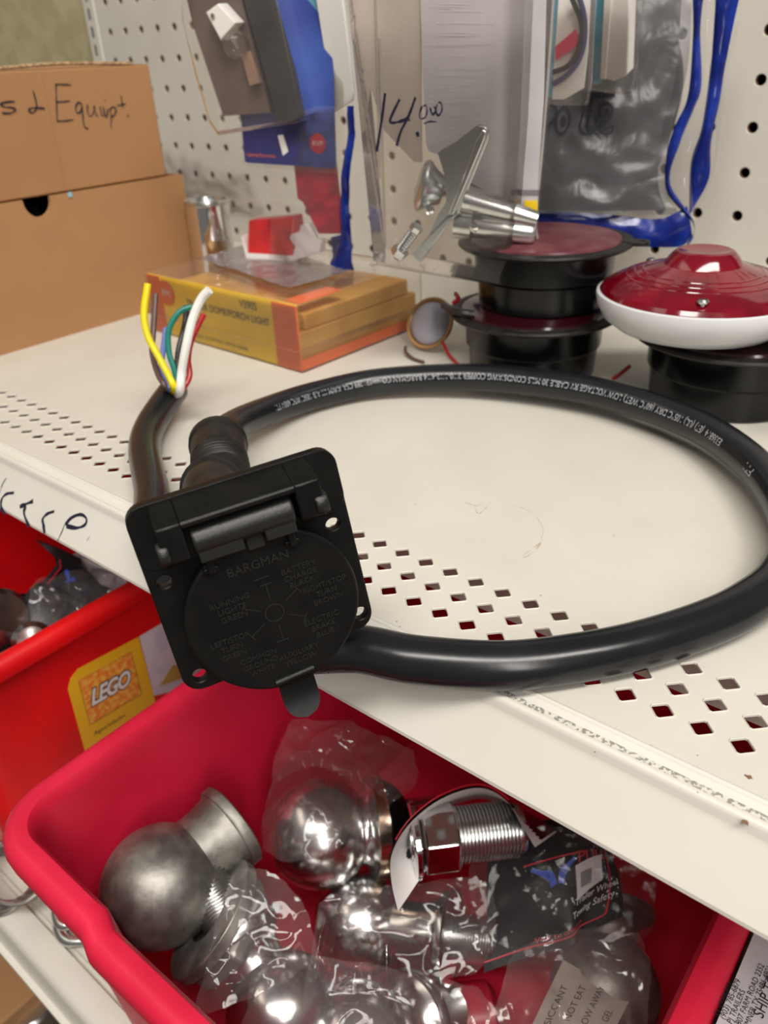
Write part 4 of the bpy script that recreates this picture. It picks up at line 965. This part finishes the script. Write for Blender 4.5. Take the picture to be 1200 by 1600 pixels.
for c, offs, mt in ((.024, .085, 'ink'), (.030, .035, 'white_paper')):
    vs2, fs2 = text_geo('LEGO', 1, 0, 'LEFT', offs, .25, .92)
    part('logo_lettering', MB().add([lf(c)(p) for p in vs2], fs2), mt, lgp)
g_ = s3(440, 1228); 
ev = V(s3(615, 1118)) - V(g_); ev.normalize(); fv = V((-ev.y, ev.x))
part('lettering', MB().text('Ages/edades', .17, lambda a, b, c: Sf(g_[0] + ev.x * a + fv.x * b, g_[1] + ev.y * a + fv.y * b, .012)), 'ink', stk)

# ---- hitch balls in the bin
def img(x, up, fwd): return CX * x - CY * up + CZ * fwd
def hitch_ball(label, c, axis, r, mt, flange=1.45, neck=.55, nl=.75, shank=None, group='hitch balls in the red bin', nutm='zinc', flat=.5):
    c = V(c); axis = V(axis).normalized(); t = thing('hitch_ball', label, 'hitch ball', c - V((0, 0, r)), group)
    prof = []
    fh = math.sqrt(r * r - (flat * r) ** 2)
    prof += [(0, -fh), (flat * r * .96, -fh)]
    a0 = math.asin(flat); a1 = math.pi - math.asin(neck)
    for k in range(25): a = a0 + (a1 - a0) * k / 24; prof.append((r * math.sin(a), -r * math.cos(a)))
    h0 = -r * math.cos(a1)
    for k in range(1, 9): u = k / 8; prof.append((neck * r + (flange * r * .62 - neck * r) * u * u * u, h0 + nl * r * u))
    h1_ = h0 + nl * r
    part('ball', MB().lathe(c, axis, prof, 56), mt, t, smooth=.6)
    part('flat_top', MB().lathe(c, axis, [(flat * r * .92, -fh - .003), (flat * r * .90, -fh - .012), (0, -fh - .012)], 40), 'worn_face' if mt == 'galv' else mt, t, 'smooth machined flat top')
    fg = MB().lathe(c, axis, [(flange * r * .5, h1_ - .02), (flange * r * .66, h1_), (flange * r * .68, h1_ + .04), (flange * r * .68, h1_ + .17 * r), (flange * r * .64, h1_ + .2 * r), (0, h1_ + .2 * r)], 48)
    part('base_flange', fg, mt, t, smooth=.6)
    h2_ = h1_ + .2 * r
    if shank:
        sl_, sr = shank; p2 = [(sr, h2_)]
        nt2 = int(sl_ / .05)
        for k in range(nt2): p2 += [(sr, h2_ + sl_ * k / nt2), (sr * .90, h2_ + sl_ * (k + .5) / nt2)]
        p2 += [(sr * .9, h2_ + sl_), (0, h2_ + sl_)]
        part('threaded_shank', MB().lathe(c, axis, p2, 32), nutm, t)
    return t, h2_
A_c = atd(252, 1383, 13.5)
hitch_ball('dull galvanised hitch ball, leftmost and unwrapped in the bin', A_c, img(.70, .47, .53), 1.0, 'galv', 1.16, .66, .62)
B_c = atd(500, 1301, 15.0)
tB, hB = hitch_ball('chrome hitch ball with thin collar, behind the galvanised one', B_c, img(.97, .02, .22), .99, 'chrome', 1.42, .66, .22, shank=(1.2, .45))
axB = img(.97, .02, .22).normalized()
part('collar_band', MB().lathe(B_c, axB, [(.93, hB - .20), (.965, hB - .19), (.965, hB + .02), (.93, hB + .03)], 48), 'brass', tB, 'warm-tinted collar edge')
part('lock_nut', MB().lathe(B_c, axB, [(0, hB), (.86, hB), (.88, hB + .06), (.70, hB + .34), (.55, hB + .46), (0, hB + .46)], 40), 'black', tB, 'black cap nut')
Cc = atd(566, 1440, 15.0)
hitch_ball('chrome hitch ball wrapped in clear bag, middle of the bin', Cc, img(.93, .04, -.36), .92, 'chrome', 1.3, .60, .95, shank=(.8, .4))
Dc = atd(440, 1580, 12.7)
hitch_ball('chrome hitch ball in a bag with galvanised nut, near the front rim', Dc, img(-.60, .72, .35), .9, 'chrome', 1.35, .56, .5, shank=(1.2, .42))
# its galvanised hex nut
aD = img(-.62, .55, .35).normalized()
nD = thing('hex_nut', 'large dull galvanised hex nut seen edge-on beside the galvanised ball', 'nut', atd(335, 1445, 13.0) - V((0, 0, .6)))
fn_ = Fr(atd(337, 1443, 13.1), img(.62, .78, .12), img(.4, -.35, .85))
aN = img(.74, -.62, .22).normalized() * -1
part('nut', MB().lathe(atd(352, 1448, 13.2), -aN, [(.45, -.10), (.82, -.10), (.92, -.02), (.92, .22), (.84, .30), (.45, .30)], 6), 'galv', nD, smooth=0, bevel=.05)
part('washer', MB().lathe(atd(352, 1448, 13.2), -aN, [(.42, -.34), (1.0, -.34), (1.0, -.14), (.42, -.12)], 40), 'galv', nD, bevel=.02)
Ec = atd(556, 1632, 12.6)
hitch_ball('large chrome hitch ball under clear film at the bottom edge', Ec, img(.7, -.2, .7), .92, 'chrome', 1.35, .56, .5, shank=(1.0, .4))
Gc = atd(945, 1545, 13.5)
hitch_ball('dim grey hitch ball in a dark bag, right of the silica packet', Gc, img(.2, .7, .6), .9, 'galv', 1.35, .56, .5)
# plain red cylinder low in the bin
solo('red_cylinder', MB().lathe(atd(700, 1600, 14.6), img(1, .1, .1), [(0, -.9), (.5, -.9), (.62, -.8), (.62, .8), (.5, .9), (0, .9)], 28), 'red_film', 'red cylinder at the bottom of the bin', 'parcel')
# hitch pin shank with nut and curled label
Sc = atd(655, 1312, 13.9); axS = img(.99, .08, .10).normalized()
ts = thing('threaded_shank', 'threaded zinc shank with chrome hex nut inside a curled paper label', 'shank', Sc - V((0, 0, .5)))
L_ = 1.55
p2 = [(0, -.18), (.34, -.18), (.34, .55), (.46, .55)]
for k in range(18): p2 += [(.485, .6 + 1.15 * k / 18), (.485, .6 + 1.15 * (k + .25) / 18), (.425, .6 + 1.15 * (k + .5) / 18), (.425, .6 + 1.15 * (k + .7) / 18)]
p2 += [(.44, 1.78), (.40, 1.84), (0, 1.84)]
part('shank', MB().lathe(Sc, axS, p2, 44), 'zinc', ts, smooth=.35)
part('hex_nut', MB().lathe(Sc, axS, [(.3, .0), (.50, .0), (.60, .06), (.60, .62), (.52, .68), (.3, .68)], 6), 'chrome_s', ts, smooth=0, bevel=.03)
part('washer', MB().lathe(Sc, axS, [(.3, -.16), (.62, -.16), (.66, -.12), (.66, -.05), (.62, -.02), (.3, -.02)], 40), 'chrome_s', ts)
# curled label: an arching strip, black outside, white inside
lab = thing('curled_label', 'black paper label with red edge line curling around the threaded shank', 'label', atd(640, 1420, 13.4))
edge = [(622, 1424, 13.1), (612, 1380, 13.1), (612, 1335, 13.2), (640, 1287, 13.3), (690, 1248, 13.4), (748, 1231, 13.5), (790, 1250, 13.4), (815, 1290, 13.3), (836, 1324, 13.2)]
Ew = catmull([atd(*p) for p in edge], 6)
back = catmull([atd(665, 1360, 13.6), atd(650, 1330, 14.0), atd(650, 1310, 14.6), atd(668, 1285, 15.0), atd(700, 1262, 15.2), atd(748, 1248, 15.3), atd(790, 1258, 15.2), atd(825, 1270, 15.0), atd(870, 1300, 14.4)], 6)
n = len(Ew)
def labf(u, v): i = min(int(round(u * (n - 1))), n - 1); return Ew[i].lerp(back[i], v)
part('paper', MB().grid(labf, n - 1, 8), 'white_paper', lab, 'white inside of the label')
part('outer_face', MB().grid(lambda u, v: labf(u, v) + img(-.02, .02, .03), n - 1, 8), 'blk_card', lab, 'black printed outside')
def strokep(pts, r): return MB().tube(pts, r, 6, smooth=3)
part('red_line', strokep([p - CY * .035 + CZ * .08 for p in Ew[14:38]], .014), 'redline', lab)
# black header card in a bag
hc = thing('header_card', 'black glossy header card with red border, blue wing logo and barcode sticker', 'card', atd(850, 1500, 14.0))
hk = lambda X, Y: (560 + X / 2.4, 1120 + Y / 2.4)
ctrl = [[(470, 960, 13.6), (640, 900, 13.6), (800, 860, 13.5), (840, 810, 13.5), (1000, 745, 13.3)],
        [(480, 800, 14.0), (640, 740, 14.0), (780, 700, 13.9), (880, 640, 13.8), (980, 600, 13.7)],
        [(480, 600, 14.6), (620, 560, 14.5), (760, 520, 14.3), (880, 500, 14.2), (950, 520, 14.1)],
        [(500, 440, 15.0), (620, 400, 15.0), (760, 380, 14.8), (880, 380, 14.6), (920, 430, 14.6)]]
def bil(u, v):
    def row(r): 
        pts = [atd(*hk(x, y), d) for x, y, d in r]; t = u * (len(pts) - 1); c = catmull(pts, 12); return c[min(int(round(u * (len(c) - 1))), len(c) - 1)]
    rows = [row(r) for r in ctrl]; c = catmull(rows, 12); return c[min(int(round(v * (len(c) - 1))), len(c) - 1)]
NU, NV = 48, 36
HG = [[bil(i / NU, j / NV) for i in range(NU + 1)] for j in range(NV + 1)]
part('card', MB().grid(lambda u, v: HG[int(round(v * NV))][int(round(u * NU))], NU, NV), 'blk_card', hc)
def hp(u, v, c=.02):
    u = max(0, min(1, u)) * NU; v = max(0, min(1, v)) * NV; i, j = min(int(u), NU - 1), min(int(v), NV - 1); a, b = u - i, v - j
    p = HG[j][i].lerp(HG[j][i + 1], a).lerp(HG[j + 1][i].lerp(HG[j + 1][i + 1], a), b); nn = (HG[j][i + 1] - HG[j][i]).cross(HG[j + 1][i] - HG[j][i]).normalized()
    if nn.dot(CZ) > 0: nn = -nn
    return p + nn * c
def hstroke(pts, wd, mb, c=.02):
    P_ = catmull([V((*p, 0)) for p in pts], 8) if len(pts) > 2 else [V((*pts[0], 0)).lerp(V((*pts[1], 0)), k / 12) for k in range(13)]
    vs = []; 
    for i, p in enumerate(P_):
        t = (P_[min(i + 1, len(P_) - 1)] - P_[max(i - 1, 0)]).normalized(); nn = V((-t.y, t.x, 0)) * wd / 2; vs += [hp(p.x + nn.x, p.y + nn.y, c), hp(p.x - nn.x, p.y - nn.y, c)]
    mb.add(vs, [(2 * i, 2 * i + 1, 2 * i + 3, 2 * i + 2) for i in range(len(P_) - 1)]); return mb
rl_ = MB(); hstroke([(.0, .08), (.3, .07), (.6, .07), (.86, .06), (.90, .12), (.91, .3), (.91, .5), (.90, .75)], .014, rl_); hstroke([(.25, .66), (.5, .66), (.7, .66)], .010, rl_)
part('red_border', rl_, 'redline', hc)
wg = MB()
hstroke([(.30, .62), (.36, .58), (.42, .56), (.44, .48)], .03, wg); hstroke([(.60, .62), (.54, .58), (.50, .56), (.48, .48)], .03, wg); hstroke([(.36, .57), (.41, .52), (.42, .47)], .02, wg); hstroke([(.55, .57), (.51, .52), (.50, .47)], .02, wg)
part('wing_logo', wg, 'blueprint', hc)
def htext(body, u0, v0, size, mt, name='lettering', rot=0):
    vs, fs = text_geo(body, size); part(name, MB().add([hp(u0 + p[0], v0 + p[1] * 1.1, .022) for p in vs], fs), mt, hc)
htext('PULL', .62, .58, .12, 'redline'); htext('Visit us online.com', .28, .09, .055, 'redline'); htext('Towing Safety', .55, .18, .07, 'white_paper'); htext('Trailer Wheel', .58, .27, .07, 'white_paper')
bs_ = MB().grid(lambda u, v: hp(.60 + .24 * u, .30 + .26 * v + .06 * u, .03), 8, 8)
bst_ = part('barcode_sticker', bs_, 'white_paper', hc, 'white barcode sticker')
bc = MB()
for k in range(9): 
    u0 = .64 + k * .011; bc.add([hp(u0, .38, .036), hp(u0 + .006, .38, .036), hp(u0 + .006, .50, .036), hp(u0, .50, .036)], [(0, 1, 2, 3)])
part('barcode', bc, 'ink', bst_)
sheet('bag_film', None, None, [atd(760, 1535, 13.3), atd(1035, 1460, 13.1), atd(1000, 1280, 14.0), atd(730, 1290, 14.2)], 'bag_soft', 40, 40, .05, 1.0, 11, parent=hc, blob=True)
fo = MB().plate([[hk_ for hk_ in [(0, 0)]]], W, 0, 0) if 0 else None

# silica gel packet
sp = [atd(820, 1625, 12.3), atd(945, 1640, 12.1), atd(985, 1560, 12.7), atd(880, 1500, 13.2)]
sgf = Fr(sp[3], sp[2] - sp[3], sp[3] - sp[0])
sg = thing('silica_packet', 'beige silica gel packet with printed warning at the bottom of the bin', 'packet', sp[0])
def sgf_(u, v):
    p = sp[0].lerp(sp[1], u).lerp(sp[3].lerp(sp[2], u), v); return p + sgf.n * (.12 * math.sin(u * math.pi) * math.sin(v * math.pi) + .02 * crumple(p, 2, 4))
part('pouch', MB().grid(sgf_, 20, 16), 'silica', sg)
sgt = MB()
for i, l in enumerate(('SILICA GEL', 'THROW AWAY', 'DO NOT EAT', 'DESICCANT')):
    vs, fs = text_geo(l, .13); sgt.add([sgf_(min(max(.88 - .22 * i - p[1], 0), 1) * 1.0, min(.04 + p[0] * .95, 1)) + sgf.n * .02 for p in vs], fs)
part('lettering', sgt, 'ink', sg)

# bags over the contents of the bin
WB = [(A_c, 1.0), (B_c, .99), (Cc, .92), (Dc, .9), (Ec, .92), (Gc, .9)]
def bag(label, cs_, amp, s, seed, mt='bag', n=64): return sheet('clear_bag', label, 'bag', cs_, mt, n, n, amp, s, seed, blob=True, wrap=WB)
bag('crumpled clear bag around the upper chrome hitch ball under the shelf', [atd(400, 1330, 14.9), atd(600, 1300, 14.3), atd(670, 1170, 15.2), atd(450, 1110, 16.5)], .10, 1.1, 21)
bag('clear bag bunched over the large hex nut', [atd(290, 1610, 11.9), atd(500, 1510, 12.2), atd(480, 1400, 12.9), atd(370, 1340, 12.9)], .12, 1.0, 22)
bag('clear bag wrapped over the middle chrome hitch ball', [atd(480, 1545, 13.6), atd(760, 1530, 13.6), atd(780, 1370, 14.2), atd(490, 1390, 14.6)], .10, 1.0, 23)
bag('clear bag spread along the bottom of the bin over two hitch balls', [atd(400, 1740, 12.2), atd(800, 1720, 11.9), atd(760, 1520, 12.6), atd(380, 1480, 12.5)], .10, .9, 24)
bag('dull clear bag over the right half of the bin contents', [atd(780, 1680, 11.6), atd(1010, 1680, 11.8), atd(1010, 1440, 13.3), atd(780, 1480, 13.0)], .14, .9, 25, 'bag_dim')
# ---- contents of the left bin
for (u, v, d, r, lab_, ax_i) in ((3, 965, 17.2, .62, 'chrome ring end at the left edge of the bright red bin', (.6, .3, -.4)), (52, 1002, 16.9, .42, 'small chrome part under the bag in the bright red bin', (.3, .2, -.9))):
    c_ = atd(u, v, d); solo('chrome_fitting', MB().lathe(c_, img(*ax_i), [(0, -.3), (r * .8, -.3), (r, -.15), (r, .15), (r * .7, .3), (r * .3, .25), (0, .25)], 32), 'chrome', lab_, 'fitting')
sheet('clear_bag', 'crumpled clear bag of dark parts in the bright red bin', 'bag', [atd(35, 1020, 16.9), atd(190, 945, 17.9), atd(175, 895, 18.6), atd(60, 915, 18.0)], 'bag', 40, 40, .2, 1.2, 31)
for k, (u, v, d, r) in enumerate(((85, 960, 18.2, .75), (135, 935, 18.8, .8), (30, 1000, 17.8, .6))):
    solo('dark_fitting', MB().lathe(atd(u, v, d), img(.5, .5, -.6 + k * .3), [(0, -.5), (r * .7, -.5), (r, -.2), (r, .3), (r * .5, .5), (0, .5)], 24), 'grey_dk', ('dark round fitting under the bag, left of two others', 'dark round fitting beside the bin rim under the bag', 'dark round fitting nearest the front of the bright red bin')[k], 'fitting')
# zigzag black header card
zk = lambda X, Y: (X / 3, 740 + Y / 3)
zf = Fr(atd(*zk(100, 700), 18.4), atd(*zk(400, 600), 18.6) - atd(*zk(100, 700), 18.4), V((0, 0, 1)))
zq = lambda X, Y, c=0: zf.px(*zk(X, Y), c)
hz = thing('header_card', 'black zigzag-edged header card with red border in the bright red bin', 'card', zf(0, 0))
pts = [(60, 565), (150, 565), (165, 520), (195, 515), (265, 430), (255, 390), (165, 310), (270, 350), (380, 400), (420, 520), (330, 640), (120, 720), (100, 640)]
part('card', MB().plate([[zq(*p) for p in pts][::-1]], zf, -.03, 0), 'blk_card', hz)
rz = MB(); rz.ribbon([zq(*p) for p in ((90, 590), (165, 575), (180, 540), (210, 530), (285, 440), (280, 400))], .035, zf, .01, smooth=0); part('red_border', rz, 'redline', hz)
bz = MB(); bz.ribbon([zq(*p) for p in ((240, 530), (290, 520), (350, 490))], .12, zf, .01); bz.ribbon([zq(*p) for p in ((310, 450), (320, 490), (330, 520))], .12, zf, .01); part('blue_logo', bz, 'blueprint', hz)
solo('parts_box', MB().box((0, 0, -.8), (1.9, .6, 0), Fr(atd(*zk(360, 480), 19.2), atd(*zk(560, 560), 18.4) - atd(*zk(360, 480), 19.2), (0, 0, 1))), 'grey_paper', 'grey pack under the shelf edge at the back of the bright red bin', 'package', bevel=.05)

# ---- shipping label package right of the pink bin
lbx = thing('shipping_box', 'package with a printed shipping label, right of the pinkish bin', 'package', (33, -15, LZ))
part('body', MB().box((30.95, -19, LZ), (38, -8, -3.95)), 'card', lbx, bevel=.05)
LB = Fr((30.90, -19.0, -3.92), (0, 1, 0), (-1, 0, 0))
part('label_sheet', MB().box((0, -4, 0), (7, -.02, .02), LB), 'grey_paper', lbx, 'grey paper shipping label')
lt2 = MB()
z0 = -3.9
def lab_at(u, v): return at(u, v, 'z', z0)
p0_ = lab_at(1121, 1588)
for i, (l, sz) in enumerate((('PJ TRAILERS', .095), ('(903) 785-6879', .095), ('PJ TRAILERS', .095), ('1807 FARM ROAD 2352', .095), ('SUMNER TX 75486-4801', .095))):
    lt2.text(l, sz, lambda a, b, c, i=i: V((p0_.x - b + i * .085, p0_.y + a, z0 + .012)))
lt2.text('SHIP TO:', .17, lambda a, b, c: V((lab_at(1193, 1590).x - b, lab_at(1185, 1590).y + a, z0 + .012)))
part('lettering', lt2, 'ink', lbx)
# ---- things on the lower shelf, left
sk = atd(110, 1445, 17.0)
sk.z = LZ + .35
tsh = thing('shackle', 'chrome u-shaped shackle on the lower shelf left of the pink bin', 'shackle', (at(110, 1440, 'z', LZ + .3).x, at(110, 1440, 'z', LZ + .3).y, LZ))
pz = lambda u, v, z: at(u, v, 'z', LZ + z)
part('bow', MB().tube([pz(130, 1436, .62), pz(98, 1446, .62), pz(88, 1428, .62), pz(95, 1412, .62), pz(125, 1405, .62)], .10, 14), 'zinc', tsh)
part('lower_ring', MB().tube([pz(140, 1470, .12), pz(105, 1470, .12), pz(92, 1452, .12), pz(98, 1435, .12), pz(130, 1430, .12)], .12, 14), 'zinc', tsh)
part('post', MB().tube([pz(92, 1430, .6), pz(93, 1448, .15)], .08, 10, smooth=0), 'zinc', tsh)
chn = thing('coiled_spring', 'grey coiled wire bundle at the left end of the lower shelf', 'spring', pz(10, 1360, 0))
for k in range(7):
    c_ = pz(2 + k * 4, 1375 - k * 3, .15 + k * .13); ring_ = [c_ + V((.9 * math.cos(a), .7 * math.sin(a), .12 * math.sin(2 * a + k))) for a in [2 * math.pi * j / 12 for j in range(13)]]
    part('coil', MB().tube(ring_, .05, 8, smooth=4), 'galv', chn)
fb = at(20, 1570, 'z', -24); 
solo('floor_box', MB().box((fb.x - 4, fb.y - 3, -25), (fb.x + 1, fb.y + 3, -23)), 'card', 'brown cardboard piece on the floor below the shelves', 'box', bevel=.1)
fb = at(48, 1575, 'z', -24)
solo('floor_can', MB().lathe((fb.x, fb.y, -25), (0, 0, 1), [(0, 0), (.9, 0), (.9, 1.2), (.8, 1.3), (0, 1.3)], 24), 'zinc', 'small metal can on the floor below the shelves', 'can')
